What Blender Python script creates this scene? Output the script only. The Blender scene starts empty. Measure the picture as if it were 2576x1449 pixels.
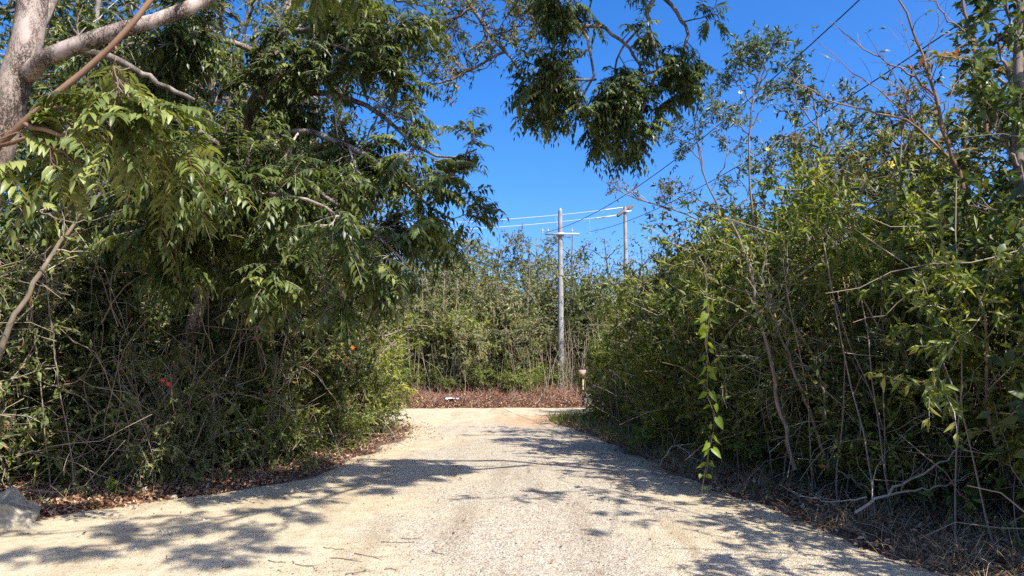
import bpy, math, random
import numpy as np
from mathutils import Vector

# ------------------------------------------------------------------ camera, sky, sun, exposure
R = math.radians
SC = bpy.context.scene
COL = SC.collection
PITCH = math.atan(180.5 / 1860.0)
cam_d = bpy.data.cameras.new("camera")
cam_d.lens = 26.0
cam_d.sensor_width = 36.0
cam_d.clip_end = 2000.0
cam = bpy.data.objects.new("camera", cam_d)
cam.location = (0, 0, 1.6)
cam.rotation_euler = (R(90) + PITCH, 0, 0)
COL.objects.link(cam)
SC.camera = cam

SUN_EL, SUN_AZ = R(50), R(-45)          # azimuth from +x, negative = behind the camera
world = bpy.data.worlds.new("World")
SC.world = world
world.use_nodes = True
wn = world.node_tree
bg = wn.nodes["Background"]
sky = wn.nodes.new("ShaderNodeTexSky")
sky.sky_type = 'NISHITA'
sky.sun_disc = False
sky.sun_elevation = SUN_EL
sky.sun_rotation = R(90) - SUN_AZ
sky.altitude = 0.0
sky.air_density = 0.85
sky.dust_density = 2.0
sky.ozone_density = 6.0
hs = wn.nodes.new("ShaderNodeHueSaturation")
hs.inputs["Saturation"].default_value = 1.28
hs.inputs["Hue"].default_value = 0.5
wn.links.new(sky.outputs[0], hs.inputs["Color"])
tn = wn.nodes.new("ShaderNodeMix")
tn.data_type = 'RGBA'
tn.blend_type = 'MULTIPLY'
tn.inputs[0].default_value = 1.0
tn.inputs[7].default_value = (.86, .865, 1.0, 1)
wn.links.new(hs.outputs[0], tn.inputs[6])
wn.links.new(tn.outputs[2], bg.inputs["Color"])
bg.inputs["Strength"].default_value = 0.125

sun_d = bpy.data.lights.new("sun", 'SUN')
sun_d.energy = 4.0
sun_d.angle = R(0.53)
sun_d.color = (1.0, 0.96, 0.9)
sun = bpy.data.objects.new("sun", sun_d)
to_sun = Vector((math.cos(SUN_EL) * math.cos(SUN_AZ), math.cos(SUN_EL) * math.sin(SUN_AZ), math.sin(SUN_EL)))
sun.rotation_euler = to_sun.to_track_quat('Z', 'Y').to_euler()
sun.location = (20, -6, 30)
COL.objects.link(sun)

vs = SC.view_settings
vs.view_transform = 'Standard'
vs.look = 'None'
vs.exposure = 1.2
vs.gamma = 1.0
SC.cycles.max_bounces = 8
SC.cycles.diffuse_bounces = 5
SC.cycles.glossy_bounces = 2
SC.cycles.transmission_bounces = 5
SC.cycles.transparent_max_bounces = 4
SC.cycles.use_denoising = False
SC.cycles.sample_clamp_indirect = 1.2

RNG = np.random.default_rng(11)
F, CP, SP = 1860.0, math.cos(PITCH), math.sin(PITCH)


def at(px, py, d):
    """the point of the place seen at that spot of the photograph (2576 x 1449) d metres ahead"""
    u, v = (px - 1288.0) / F, (724.5 - py) / F
    dy = CP - v * SP
    dz = SP + v * CP
    return np.array([u * d / dy, d, 1.6 + dz * d / dy])


def ats(*pts):
    return np.array([at(*p) for p in pts])


# ------------------------------------------------------------------ tagging
def tag(o, label=None, cat=None, group=None, kind=None):
    if label: o["label"] = label
    if cat: o["category"] = cat
    if group: o["group"] = group
    if kind: o["kind"] = kind
    return o


def empty(name, loc, rz=0.0, sc=1.0):
    o = bpy.data.objects.new(name, None)
    o.location = loc
    o.rotation_euler = (0, 0, rz)
    o.scale = (sc, sc, sc)
    o.empty_display_size = 0.2
    COL.objects.link(o)
    return o


# ------------------------------------------------------------------ mesh collector (triangles, numpy)
class Geo:
    def __init__(s):
        s.v, s.f, s.t, s.n = [], [], [], 0

    def add(s, v, f, tint=None):
        v = np.asarray(v, dtype=np.float32).reshape(-1, 3)
        f = np.asarray(f, dtype=np.int32).reshape(-1, 3)
        s.v.append(v)
        s.f.append(f + s.n)
        s.t.append(np.zeros(len(f), np.float32) if tint is None else np.asarray(tint, np.float32))
        s.n += len(v)
        return s

    def build(s, name, mat, parent=None, smooth=False, origin=(0, 0, 0)):
        v = np.concatenate(s.v) - np.array(origin, np.float32)
        f = np.concatenate(s.f)
        t = np.concatenate(s.t)
        me = bpy.data.meshes.new(name)
        me.vertices.add(len(v))
        me.vertices.foreach_set("co", v.ravel())
        me.loops.add(len(f) * 3)
        me.loops.foreach_set("vertex_index", f.ravel())
        me.polygons.add(len(f))
        me.polygons.foreach_set("loop_start", np.arange(0, len(f) * 3, 3, dtype=np.int32))
        me.polygons.foreach_set("loop_total", np.full(len(f), 3, np.int32))
        a = me.attributes.new("tint", 'FLOAT', 'FACE')
        a.data.foreach_set("value", t)
        me.materials.append(mat)
        me.update()
        if smooth:
            me.polygons.foreach_set("use_smooth", np.ones(len(f), bool))
        o = bpy.data.objects.new(name, me)
        COL.objects.link(o)
        if parent is not None:
            o.parent = parent
        else:
            o.location = origin
        return o


def nrm(a):
    return a / np.maximum(np.linalg.norm(a, axis=-1, keepdims=True), 1e-9)


# leaf outlines: x across, y along, z up; several detail levels, all triangles
LT2 = (np.array([[0, 0, 0], [-.5, .42, .10], [.5, .42, .10], [0, 1, -.08]]), np.array([[0, 2, 3], [0, 3, 1]]))
LT4 = (np.array([[0, 0, 0], [-.5, .38, .07], [.5, .38, .07], [0, .5, .02], [0, 1, -.16]]),
       np.array([[0, 2, 3], [0, 3, 1], [3, 2, 4], [3, 4, 1]]))
LT8 = (np.array([[0, 0, 0], [0, .33, .03], [0, .68, -.01], [0, 1, -.14], [-.42, .22, .1], [.42, .22, .1], [-.44, .6, .07], [.44, .6, .07]]),
       np.array([[0, 5, 1], [1, 5, 7], [1, 7, 2], [2, 7, 3], [0, 1, 4], [1, 6, 4], [1, 2, 6], [2, 3, 6]]))
# heart leaf
LTH = (np.array([[0, 0, 0], [0, .4, .0], [0, 1.0, -.2], [-.3, -.14, .08], [.3, -.14, .08], [-.55, .15, .12], [.55, .15, .12], [-.42, .52, .06], [.42, .52, .06]]),
       np.array([[0, 4, 6], [0, 6, 1], [1, 6, 8], [1, 8, 2], [0, 5, 3], [0, 1, 5], [1, 7, 5], [1, 2, 7]]))
# dry curled leaf
LTD = (np.array([[0, 0, .1], [-.5, .4, .35], [.5, .4, .3], [0, .5, 0], [0, 1, .3]]),
       np.array([[0, 2, 3], [0, 3, 1], [3, 2, 4], [3, 4, 1]]))


def leaves(g, tmpl, pos, d, up, size, width, tint):
    tv, tf = tmpl
    N = len(pos)
    Y = nrm(d)
    Z = nrm(up - (up * Y).sum(-1, keepdims=True) * Y)
    X = np.cross(Y, Z)
    size = np.broadcast_to(size, (N,))[:, None, None]
    width = np.broadcast_to(width, (N,))[:, None, None]
    V = pos[:, None, :] + size * (tv[None, :, 0:1] * width * X[:, None, :] + tv[None, :, 1:2] * Y[:, None, :] + tv[None, :, 2:3] * Z[:, None, :])
    k = len(tv)
    Fc = (tf[None] + (np.arange(N) * k)[:, None, None]).reshape(-1, 3)
    g.add(V, Fc, np.repeat(np.broadcast_to(tint, (N,)), len(tf)))


def tubes(g, paths, rad, sides=4, tint=None):
    """paths (M,n,3), rad (M,n)"""
    M, n, _ = paths.shape
    T = np.empty_like(paths)
    T[:, 1:-1] = paths[:, 2:] - paths[:, :-2]
    T[:, 0] = paths[:, 1] - paths[:, 0]
    T[:, -1] = paths[:, -1] - paths[:, -2]
    T = nrm(T)
    ref = np.where(np.abs(T[:, :1, 2:3]) > .8, np.array([1., 0, 0]), np.array([0, 0, 1.]))
    A = nrm(np.cross(T, np.broadcast_to(ref, T.shape)))
    B = np.cross(T, A)
    ang = np.arange(sides) * 2 * math.pi / sides
    ring = (A[:, :, None, :] * np.cos(ang)[None, None, :, None] + B[:, :, None, :] * np.sin(ang)[None, None, :, None])
    V = paths[:, :, None, :] + ring * rad[:, :, None, None]
    i = np.arange(n - 1)[:, None] * sides
    j = np.arange(sides)[None]
    j2 = (j + 1) % sides
    a, b, c, d = (i + j).ravel(), (i + j2).ravel(), (i + sides + j2).ravel(), (i + sides + j).ravel()
    f = np.concatenate([np.stack([a, b, c], 1), np.stack([a, c, d], 1)])
    Fc = (f[None] + (np.arange(M) * n * sides)[:, None, None]).reshape(-1, 3)
    if tint is None:
        tint = RNG.random(M)
    g.add(V, Fc, np.repeat(np.broadcast_to(tint, (M,)), len(f)))


def smooth_path(pts, n, wob=0.0, rng=RNG):
    """Catmull-like resampling of a hand-set polyline"""
    pts = np.asarray(pts, float)
    seg = np.linalg.norm(np.diff(pts, axis=0), axis=1)
    s = np.concatenate([[0], np.cumsum(seg)])
    P = np.vstack([2 * pts[0] - pts[1], pts, 2 * pts[-1] - pts[-2]])
    out = []
    for q in np.linspace(0, s[-1], n):
        k = min(np.searchsorted(s, q, side='right') - 1, len(pts) - 2)
        t = (q - s[k]) / max(seg[k], 1e-9)
        p0, p1, p2, p3 = P[k], P[k + 1], P[k + 2], P[k + 3]
        out.append(.5 * ((2 * p1) + (-p0 + p2) * t + (2 * p0 - 5 * p1 + 4 * p2 - p3) * t * t + (-p0 + 3 * p1 - 3 * p2 + p3) * t ** 3))
    out = np.array(out)
    if wob:
        out[1:-1] += rng.normal(0, wob, (n - 2, 3))
    return out


def sample(paths, rad, idx, t):
    n = paths.shape[1]
    x = t * (n - 1)
    i = np.minimum(x.astype(int), n - 2)
    fr = (x - i)[:, None]
    a, b = paths[idx, i], paths[idx, i + 1]
    return a * (1 - fr) + b * fr, nrm(b - a), rad[idx, i] * (1 - fr[:, 0]) + rad[idx, i + 1] * fr[:, 0]


def spawn(rng, paths, rad, per, t0, t1, length, spread, up=0.0, wig=.25, n=5, rf=.55, bend=0.0, tipr=.3):
    """grow child shoots from parent shoots; returns (paths, radii)"""
    M = len(paths)
    idx = np.repeat(np.arange(M), per)
    t = t0 + (t1 - t0) * rng.random(len(idx))
    p, T, r = sample(paths, rad, idx, t)
    rnd = rng.normal(size=p.shape)
    perp = nrm(rnd - (rnd * T).sum(-1, keepdims=True) * T)
    sp = spread * (0.6 + .8 * rng.random(len(idx)))[:, None]
    d = nrm(T * np.cos(sp) + perp * np.sin(sp) + np.array([0, 0, up]))
    L = length * (0.5 + rng.random(len(idx)) * .9) * (1.15 - .5 * t)
    step = (L / (n - 1))[:, None]
    P = [p]
    for k in range(n - 1):
        d = nrm(d + rng.normal(0, wig, d.shape) + np.array([0, 0, bend]))
        P.append(P[-1] + d * step)
    P = np.stack(P, 1)
    rr = (r * rf)[:, None] * np.linspace(1, tipr, n)[None]
    return P, rr


def twig_leaves(g, rng, paths, rad, per, tmpl, size, width, droop=-.3, t0=.1, upb=.8, jit=.6, tmu=.5, tsd=.25, ctr=None, outb=.0):
    M = len(paths)
    idx = np.repeat(np.arange(M), per)
    t = t0 + (1 - t0) * rng.random(len(idx))
    p, T, r = sample(paths, rad, idx, t)
    d = nrm(T * .6 + rng.normal(0, .7, p.shape) + np.array([0, 0, droop]))
    up = np.array([0, 0, upb]) + rng.normal(0, jit, p.shape)
    if ctr is not None:
        up = up + nrm(p - np.asarray(ctr, float)) * outb
    s = size * (.6 + .8 * rng.random(len(idx)))
    tint = np.clip(rng.normal(tmu, tsd, len(idx)) + np.repeat(rng.normal(0, .12, M), per), 0, 1)
    leaves(g, tmpl, p, d, up, s, width, tint)


def fronds(g, gs, rng, pos, d, L, pairs, lf_len, lf_w, droop=.5, tmpl=LT4, tmu=.5, tsd=.24):
    """pinnate leaves: a drooping rachis with pairs of hanging leaflets"""
    N = len(pos)
    d = nrm(d)
    side = nrm(np.cross(d, np.array([0, 0, 1.]) + rng.normal(0, .25, d.shape)))
    L = np.broadcast_to(L, (N,)) * (.7 + .6 * rng.random(N))
    dr = droop * (.5 + rng.random(N))
    ft = np.clip(rng.normal(tmu, tsd, N), 0, 1)
    ts = np.linspace(0, 1, 5)
    rp = pos[:, None] + L[:, None, None] * (d[:, None] * ts[None, :, None] + np.array([0, 0, -1.]) * (dr[:, None] * ts[None] ** 2)[:, :, None])
    if gs is not None:
        tubes(gs, rp, np.broadcast_to(np.linspace(.004, .0015, 5), (N, 5)), 3)
    for k in range(pairs + 1):
        t = .22 + .78 * k / pairs
        p = pos + L[:, None] * (d * t - np.array([0, 0, 1.]) * (dr * t * t)[:, None])
        T = nrm(d - np.array([0, 0, 1.]) * (2 * dr * t)[:, None])
        for sg in ((-1, 1) if k < pairs else (0,)):
            dd = nrm(T * (.55 if sg else 1) + sg * side * .95 + np.array([0, 0, -.45]) + rng.normal(0, .09, T.shape))
            upv = np.array([0, 0, 1.]) * .9 + T * .35 + sg * side * .2 + rng.normal(0, .12, T.shape)
            env = .75 + .35 * math.sin(math.pi * min(1, t))
            keep = rng.random(N) > .06
            leaves(g, tmpl, p[keep], dd[keep], upv[keep], (lf_len * env * (.8 + .4 * rng.random(N)))[keep], lf_w,
                   np.clip(ft + rng.normal(0, .06, N), 0, 1)[keep])


# ------------------------------------------------------------------ materials
def ramp(nt, stops):
    r = nt.nodes.new("ShaderNodeValToRGB")
    el = r.color_ramp.elements
    while len(el) > 1:
        el.remove(el[-1])
    el[0].position, el[0].color = stops[0][0], (*stops[0][1], 1)
    for p, c in stops[1:]:
        e = el.new(p)
        e.color = (*c, 1)
    return r


def new_mat(name):
    m = bpy.data.materials.new(name)
    m.use_nodes = True
    return m, m.node_tree, m.node_tree.nodes["Principled BSDF"]


def leaf_mat(name, stops, rough=.42, trans=.3, spec=.5, var=.5):
    m, nt, b = new_mat(name)
    a = nt.nodes.new("ShaderNodeAttribute")
    a.attribute_name = "tint"
    r = ramp(nt, stops)
    nt.links.new(a.outputs["Fac"], r.inputs[0])
    oi = nt.nodes.new("ShaderNodeObjectInfo")
    mp = nt.nodes.new("ShaderNodeMapRange")
    mp.inputs["To Min"].default_value = 1 - var * .5
    mp.inputs["To Max"].default_value = 1 + var * .5
    nt.links.new(oi.outputs["Random"], mp.inputs["Value"])
    h = nt.nodes.new("ShaderNodeHueSaturation")
    nt.links.new(mp.outputs[0], h.inputs["Value"])
    nt.links.new(r.outputs[0], h.inputs["Color"])
    nt.links.new(h.outputs[0], b.inputs["Base Color"])
    b.inputs["Roughness"].default_value = rough
    b.inputs["Specular IOR Level"].default_value = spec
    t = nt.nodes.new("ShaderNodeBsdfTranslucent")
    h2 = nt.nodes.new("ShaderNodeHueSaturation")
    h2.inputs["Hue"].default_value = .48
    h2.inputs["Saturation"].default_value = 1.15
    h2.inputs["Value"].default_value = 1.5
    nt.links.new(h.outputs[0], h2.inputs["Color"])
    nt.links.new(h2.outputs[0], t.inputs["Color"])
    mx = nt.nodes.new("ShaderNodeMixShader")
    mx.inputs[0].default_value = trans
    out = nt.nodes["Material Output"]
    nt.links.new(b.outputs[0], mx.inputs[1])
    nt.links.new(t.outputs[0], mx.inputs[2])
    nt.links.new(mx.outputs[0], out.inputs["Surface"])
    return m


def bark_mat(name, c1, c2, scale=9.0, bump=.6, crack=True):
    m, nt, b = new_mat(name)
    tc = nt.nodes.new("ShaderNodeTexCoord")
    mp = nt.nodes.new("ShaderNodeMapping")
    mp.inputs["Scale"].default_value = (1, 1, .45)
    nt.links.new(tc.outputs["Object"], mp.inputs[0])
    nz = nt.nodes.new("ShaderNodeTexNoise")
    nz.inputs["Scale"].default_value = scale * .6
    nz.inputs["Detail"].default_value = 8
    nt.links.new(mp.outputs[0], nz.inputs["Vector"])
    r = ramp(nt, [(.3, c1), (.55, tuple((x + y) / 2 for x, y in zip(c1, c2))), (.72, c2)])
    nt.links.new(nz.outputs["Fac"], r.inputs[0])
    col = r.outputs[0]
    hgt = nz.outputs["Fac"]
    if crack:
        vr = nt.nodes.new("ShaderNodeTexVoronoi")
        vr.feature = 'DISTANCE_TO_EDGE'
        vr.inputs["Scale"].default_value = scale * 1.7
        dn = nt.nodes.new("ShaderNodeTexNoise")
        dn.inputs["Scale"].default_value = scale * 1.1
        dn.inputs["Detail"].default_value = 6
        dn.inputs["Roughness"].default_value = .7
        nt.links.new(mp.outputs[0], dn.inputs["Vector"])
        ad = nt.nodes.new("ShaderNodeVectorMath")
        ad.operation = 'MULTIPLY_ADD'
        nt.links.new(dn.outputs["Color"], ad.inputs[0])
        ad.inputs[1].default_value = (.5, .5, .5)
        nt.links.new(mp.outputs[0], ad.inputs[2])
        nt.links.new(ad.outputs[0], vr.inputs["Vector"])
        # the crack width follows a second noise, so that many cracks fade out
        sb = nt.nodes.new("ShaderNodeMath")
        sb.operation = 'MULTIPLY_ADD'
        nt.links.new(nz.outputs["Fac"], sb.inputs[0])
        sb.inputs[1].default_value = -.55
        sb.inputs[2].default_value = .265
        su = nt.nodes.new("ShaderNodeMath")
        su.operation = 'SUBTRACT'
        nt.links.new(vr.outputs["Distance"], su.inputs[0])
        nt.links.new(sb.outputs[0], su.inputs[1])
        cr = ramp(nt, [(0.0, (0.2, .165, .14)), (.045, (.6, .55, .5)), (.1, (1, 1, 1))])
        nt.links.new(su.outputs[0], cr.inputs[0])
        mx = nt.nodes.new("ShaderNodeMix")
        mx.data_type = 'RGBA'
        mx.blend_type = 'MULTIPLY'
        mx.inputs[0].default_value = .85
        nt.links.new(col, mx.inputs[6])
        nt.links.new(cr.outputs[0], mx.inputs[7])
        col = mx.outputs[2]
        hgt = cr.outputs[0]
    nt.links.new(col, b.inputs["Base Color"])
    bp = nt.nodes.new("ShaderNodeBump")
    bp.inputs["Strength"].default_value = bump
    bp.inputs["Distance"].default_value = .015
    nt.links.new(hgt, bp.inputs["Height"])
    nt.links.new(bp.outputs[0], b.inputs["Normal"])
    b.inputs["Roughness"].default_value = .9
    b.inputs["Specular IOR Level"].default_value = .2
    return m


def twig_mat(name, stops, rough=.85):
    m, nt, b = new_mat(name)
    a = nt.nodes.new("ShaderNodeAttribute")
    a.attribute_name = "tint"
    r = ramp(nt, stops)
    nt.links.new(a.outputs["Fac"], r.inputs[0])
    nt.links.new(r.outputs[0], b.inputs["Base Color"])
    b.inputs["Roughness"].default_value = rough
    b.inputs["Specular IOR Level"].default_value = .25
    return m


LM = {
    'dark': leaf_mat("leaf_dark", [(0, (.026, .048, .012)), (.4, (.06, .094, .02)), (.75, (.12, .16, .033)), (1, (.22, .24, .06))], .42, .28, .45),
    'frond': leaf_mat("leaf_frond", [(0, (.03, .048, .01)), (.4, (.07, .1, .02)), (.75, (.16, .2, .045)), (1, (.32, .35, .1))], .42, .3, .45, .2),
    'mid': leaf_mat("leaf_mid", [(0, (.05, .07, .016)), (.4, (.11, .138, .03)), (.8, (.19, .22, .055)), (.95, (.3, .3, .09)), (.99, (.45, .36, .07)), (1, (.42, .2, .05))], .48, .34, .4),
    'olive': leaf_mat("leaf_olive", [(0, (.075, .078, .026)), (.4, (.16, .175, .058)), (.75, (.27, .275, .1)), (.95, (.33, .28, .13)), (1, (.32, .17, .07))], .55, .3, .35),
    'bright': leaf_mat("leaf_bright", [(0, (.06, .095, .014)), (.4, (.14, .19, .03)), (.8, (.25, .295, .055)), (1, (.4, .39, .1))], .48, .4, .4),
    'blue': leaf_mat("leaf_bluegreen", [(0, (.03, .06, .03)), (.5, (.07, .115, .04)), (1, (.16, .21, .07))], .42, .3, .45),
    'broad': leaf_mat("leaf_broad", [(0, (.03, .055, .014)), (.5, (.075, .115, .024)), (.85, (.16, .2, .04)), (1, (.33, .33, .07))], .42, .32, .45),
    'autumn': leaf_mat("leaf_rust", [(0, (.1, .05, .025)), (.5, (.17, .09, .035)), (1, (.25, .18, .07))], .6, .2),
    'vine': leaf_mat("leaf_vine", [(0, (.08, .14, .015)), (.5, (.18, .25, .025)), (1, (.3, .34, .05))], .42, .45, .4, .2),
}
TW = {
    'pale': twig_mat("twig_pale", [(0, (.16, .125, .09)), (.5, (.32, .265, .2)), (1, (.52, .45, .36))]),
    'brown': twig_mat("twig_brown", [(0, (.06, .045, .03)), (.5, (.12, .09, .06)), (1, (.22, .17, .11))]),
    'red': twig_mat("twig_reddish", [(0, (.12, .07, .05)), (.5, (.2, .13, .09)), (1, (.3, .22, .16))]),
}
BK = {
    'pink': bark_mat("bark_pinkish", (.2, .15, .115), (.5, .4, .33), 9, 1.0),
    'grey': bark_mat("bark_grey", (.13, .1, .08), (.34, .29, .24), 12, .6),
    'brown': bark_mat("bark_smooth_brown", (.17, .095, .055), (.34, .21, .13), 7, .3, False),
    'slim': bark_mat("bark_slim", (.13, .1, .07), (.3, .25, .18), 14, .3, False),
}

# ------------------------------------------------------------------ value noise for the ground
_perm = np.random.default_rng(5).random((256, 256))


def vnoise(x, y):
    xi, yi = np.floor(x).astype(int), np.floor(y).astype(int)
    fx, fy = x - xi, y - yi
    fx, fy = fx * fx * (3 - 2 * fx), fy * fy * (3 - 2 * fy)
    g = lambda a, b: _perm[a % 256, b % 256]
    return (g(xi, yi) * (1 - fx) + g(xi + 1, yi) * fx) * (1 - fy) + (g(xi, yi + 1) * (1 - fx) + g(xi + 1, yi + 1) * fx) * fy


def fbm(x, y, o=4):
    s, a, t = 0, .5, 0
    for k in range(o):
        s = s + a * vnoise(x * 2 ** k + 17 * k, y * 2 ** k + 31 * k)
        t += a
        a *= .5
    return s / t - .5


LE = np.array([[-6, -7.4], [4, -7.4], [6, -6.6], [7.3, -5.0], [8.0, -4.5], [8.6, -4.0], [9.2, -3.4], [10.2, -2.75], [13.2, -2.45], [16, -2.2], [18, -2.5], [19.5, -3.6], [20.3, -6], [20.8, -40]])
RE = np.array([[-6, 3.6], [4, 3.7], [5.6, 3.3], [7.5, 2.85], [9.15, 2.5], [12.1, 2.15], [16.5, 1.6], [18.8, 1.15], [20.6, 1.1], [21.6, 1.9], [22.2, 4], [22.8, 40]])


def road_in(x, y):
    """signed distance-like: > 0 on the road"""
    wob = .45 * fbm(x * 1.3, y * 1.3, 4)
    a = x - np.interp(y, LE[:, 0], LE[:, 1])
    b = np.interp(y, RE[:, 0], RE[:, 1]) - x
    c = 24.6 + .04 * x - y + .9 * fbm(x * .5 + 4, y * .5, 3)
    d = np.minimum(np.minimum(a, b), c)
    return np.where(np.abs(x) > 45, -1, d + wob)


def gh(x, y):
    """base ground height"""
    far = np.clip((y - 25.2) / 6, 0, 1)
    side = np.clip(-road_in(x, y) / 2.5, 0, 1)
    return .35 * far * far * (3 - 2 * far) + .10 * side + .05 * fbm(x * .7, y * .7, 4) * (0.3 + side)


def grid_obj(name, xs, ys, zf, mat, keep=None):
    X, Y = np.meshgrid(xs, ys)
    Z = zf(X, Y)
    v = np.stack([X, Y, Z], -1).reshape(-1, 3)
    nx, ny = len(xs), len(ys)
    i = (np.arange(ny - 1)[:, None] * nx + np.arange(nx - 1)[None])
    a, b, c, d = i, i + 1, i + nx + 1, i + nx
    if keep is not None:
        K = keep(X, Y)
        k = (K[:-1, :-1] | K[1:, :-1] | K[:-1, 1:] | K[1:, 1:]).ravel()
    else:
        k = np.ones(i.size, bool)
    a, b, c, d = (q.ravel()[k] for q in (a, b, c, d))
    f = np.concatenate([np.stack([a, b, c], 1), np.stack([a, c, d], 1)])
    used, inv = np.unique(f, return_inverse=True)
    g = Geo()
    g.add(v[used], inv.reshape(f.shape))
    o = g.build(name, mat, smooth=True)
    o["kind"] = "structure"
    return o


def noise_node(nt, vec, scale, detail=6, rough=.55):
    n = nt.nodes.new("ShaderNodeTexNoise")
    n.inputs["Scale"].default_value = scale
    n.inputs["Detail"].default_value = detail
    n.inputs["Roughness"].default_value = rough
    nt.links.new(vec, n.inputs["Vector"])
    return n


def mixc(nt, fac, a, b, blend='MIX'):
    m = nt.nodes.new("ShaderNodeMix")
    m.data_type = 'RGBA'
    m.blend_type = blend
    for s, i in ((fac, 0), (a, 6), (b, 7)):
        if isinstance(s, (float, int)): m.inputs[i].default_value = s
        elif isinstance(s, tuple): m.inputs[i].default_value = (*s, 1)
        else: nt.links.new(s, m.inputs[i])
    return m.outputs[2]


def road_mat():
    m, nt, b = new_mat("pale_limestone_gravel")
    tc = nt.nodes.new("ShaderNodeTexCoord").outputs["Object"]
    big = noise_node(nt, tc, .55, 4)
    med = noise_node(nt, tc, 3.2, 6)
    fine = noise_node(nt, tc, 55, 4, .7)
    vor = nt.nodes.new("ShaderNodeTexVoronoi")
    vor.inputs["Scale"].default_value = 62
    nt.links.new(tc, vor.inputs["Vector"])
    sand = ramp(nt, [(.3, (.46, .375, .235)), (.7, (.62, .52, .345))])
    nt.links.new(med.outputs["Fac"], sand.inputs[0])
    grav = ramp(nt, [(.0, (.13, .105, .08)), (.25, (.35, .295, .215)), (.7, (.53, .46, .345)), (1, (.66, .59, .46))])
    nt.links.new(vor.outputs["Color"], grav.inputs[0])
    # smooth sand at the left and beyond the bend, coarse gravel along the middle
    sx = nt.nodes.new("ShaderNodeSeparateXYZ")
    nt.links.new(tc, sx.inputs[0])

    def mth(op, p, q):
        n = nt.nodes.new("ShaderNodeMath")
        n.operation = op
        for k, w in enumerate((p, q)):
            if isinstance(w, (int, float)): n.inputs[k].default_value = w
            else: nt.links.new(w, n.inputs[k])
        return n.outputs[0]
    dx = mth('ABSOLUTE', mth('SUBTRACT', mth('ADD', sx.outputs["X"], mth('MULTIPLY', sx.outputs["Y"], .06)), .75), 0)
    gd = mth('ADD', mth('MULTIPLY', dx, -.27), mth('MULTIPLY', big.outputs["Fac"], 1.5))
    gd = mth('SUBTRACT', gd, mth('MULTIPLY', mth('MAXIMUM', mth('SUBTRACT', sx.outputs["Y"], 17.5), 0), .2))
    gf = ramp(nt, [(.18, (.12, .12, .12)), (.55, (1, 1, 1))])
    nt.links.new(gd, gf.inputs[0])
    col = mixc(nt, gf.outputs[0], sand.outputs[0], grav.outputs[0])
    # dark grains
    dk = ramp(nt, [(.31, (.25, .22, .19)), (.44, (1, 1, 1))])
    nt.links.new(fine.outputs["Fac"], dk.inputs[0])
    col = mixc(nt, .75, col, dk.outputs[0], 'MULTIPLY')
    # faint wheel tracks and stains along the lane
    mt = nt.nodes.new("ShaderNodeMapping")
    mt.inputs["Scale"].default_value = (1.5, .16, 1)
    mt.inputs["Rotation"].default_value = (0, 0, .1)
    nt.links.new(tc, mt.inputs[0])
    trk = noise_node(nt, mt.outputs[0], 1.3, 5, .6)
    tr = ramp(nt, [(.36, (.74, .7, .66)), (.5, (1, 1, 1)), (.7, (1.0, .97, .9))])
    nt.links.new(trk.outputs["Fac"], tr.inputs[0])
    col = mixc(nt, .8, col, tr.outputs[0], 'MULTIPLY')
    st = noise_node(nt, tc, 9, 5, .75)
    sr = ramp(nt, [(.36, (.66, .6, .54)), (.47, (1, 1, 1))])
    nt.links.new(st.outputs["Fac"], sr.inputs[0])
    col = mixc(nt, .6, col, sr.outputs[0], 'MULTIPLY')
    # reddish soil patch at the junction
    mp = nt.nodes.new("ShaderNodeMapping")
    mp.inputs["Location"].default_value = (-.5, -19.4, 0)
    mp.vector_type = 'POINT'
    nt.links.new(tc, mp.inputs[0])
    sc = nt.nodes.new("ShaderNodeVectorMath")
    sc.operation = 'MULTIPLY'
    sc.inputs[1].default_value = (.3, .17, 0)
    nt.links.new(mp.outputs[0], sc.inputs[0])
    ln = nt.nodes.new("ShaderNodeVectorMath")
    ln.operation = 'LENGTH'
    nt.links.new(sc.outputs[0], ln.inputs[0])
    ad = nt.nodes.new("ShaderNodeMath")
    ad.operation = 'ADD'
    nt.links.new(ln.outputs["Value"], ad.inputs[0])
    nt.links.new(med.outputs["Fac"], ad.inputs[1])
    rf = ramp(nt, [(.45, (.95, .95, .95)), (.95, (0, 0, 0))])
    nt.links.new(ad.outputs[0], rf.inputs[0])
    col = mixc(nt, rf.outputs[0], col, (.46, .26, .125))
    nt.links.new(col, b.inputs["Base Color"])
    b.inputs["Roughness"].default_value = .95
    b.inputs["Specular IOR Level"].default_value = .15
    bp = nt.nodes.new("ShaderNodeBump")
    bp.inputs["Strength"].default_value = .9
    bp.inputs["Distance"].default_value = .012
    sm = nt.nodes.new("ShaderNodeMath")
    nt.links.new(vor.outputs["Distance"], sm.inputs[0])
    nt.links.new(fine.outputs["Fac"], sm.inputs[1])
    nt.links.new(sm.outputs[0], bp.inputs["Height"])
    nt.links.new(bp.outputs[0], b.inputs["Normal"])
    return m


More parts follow.
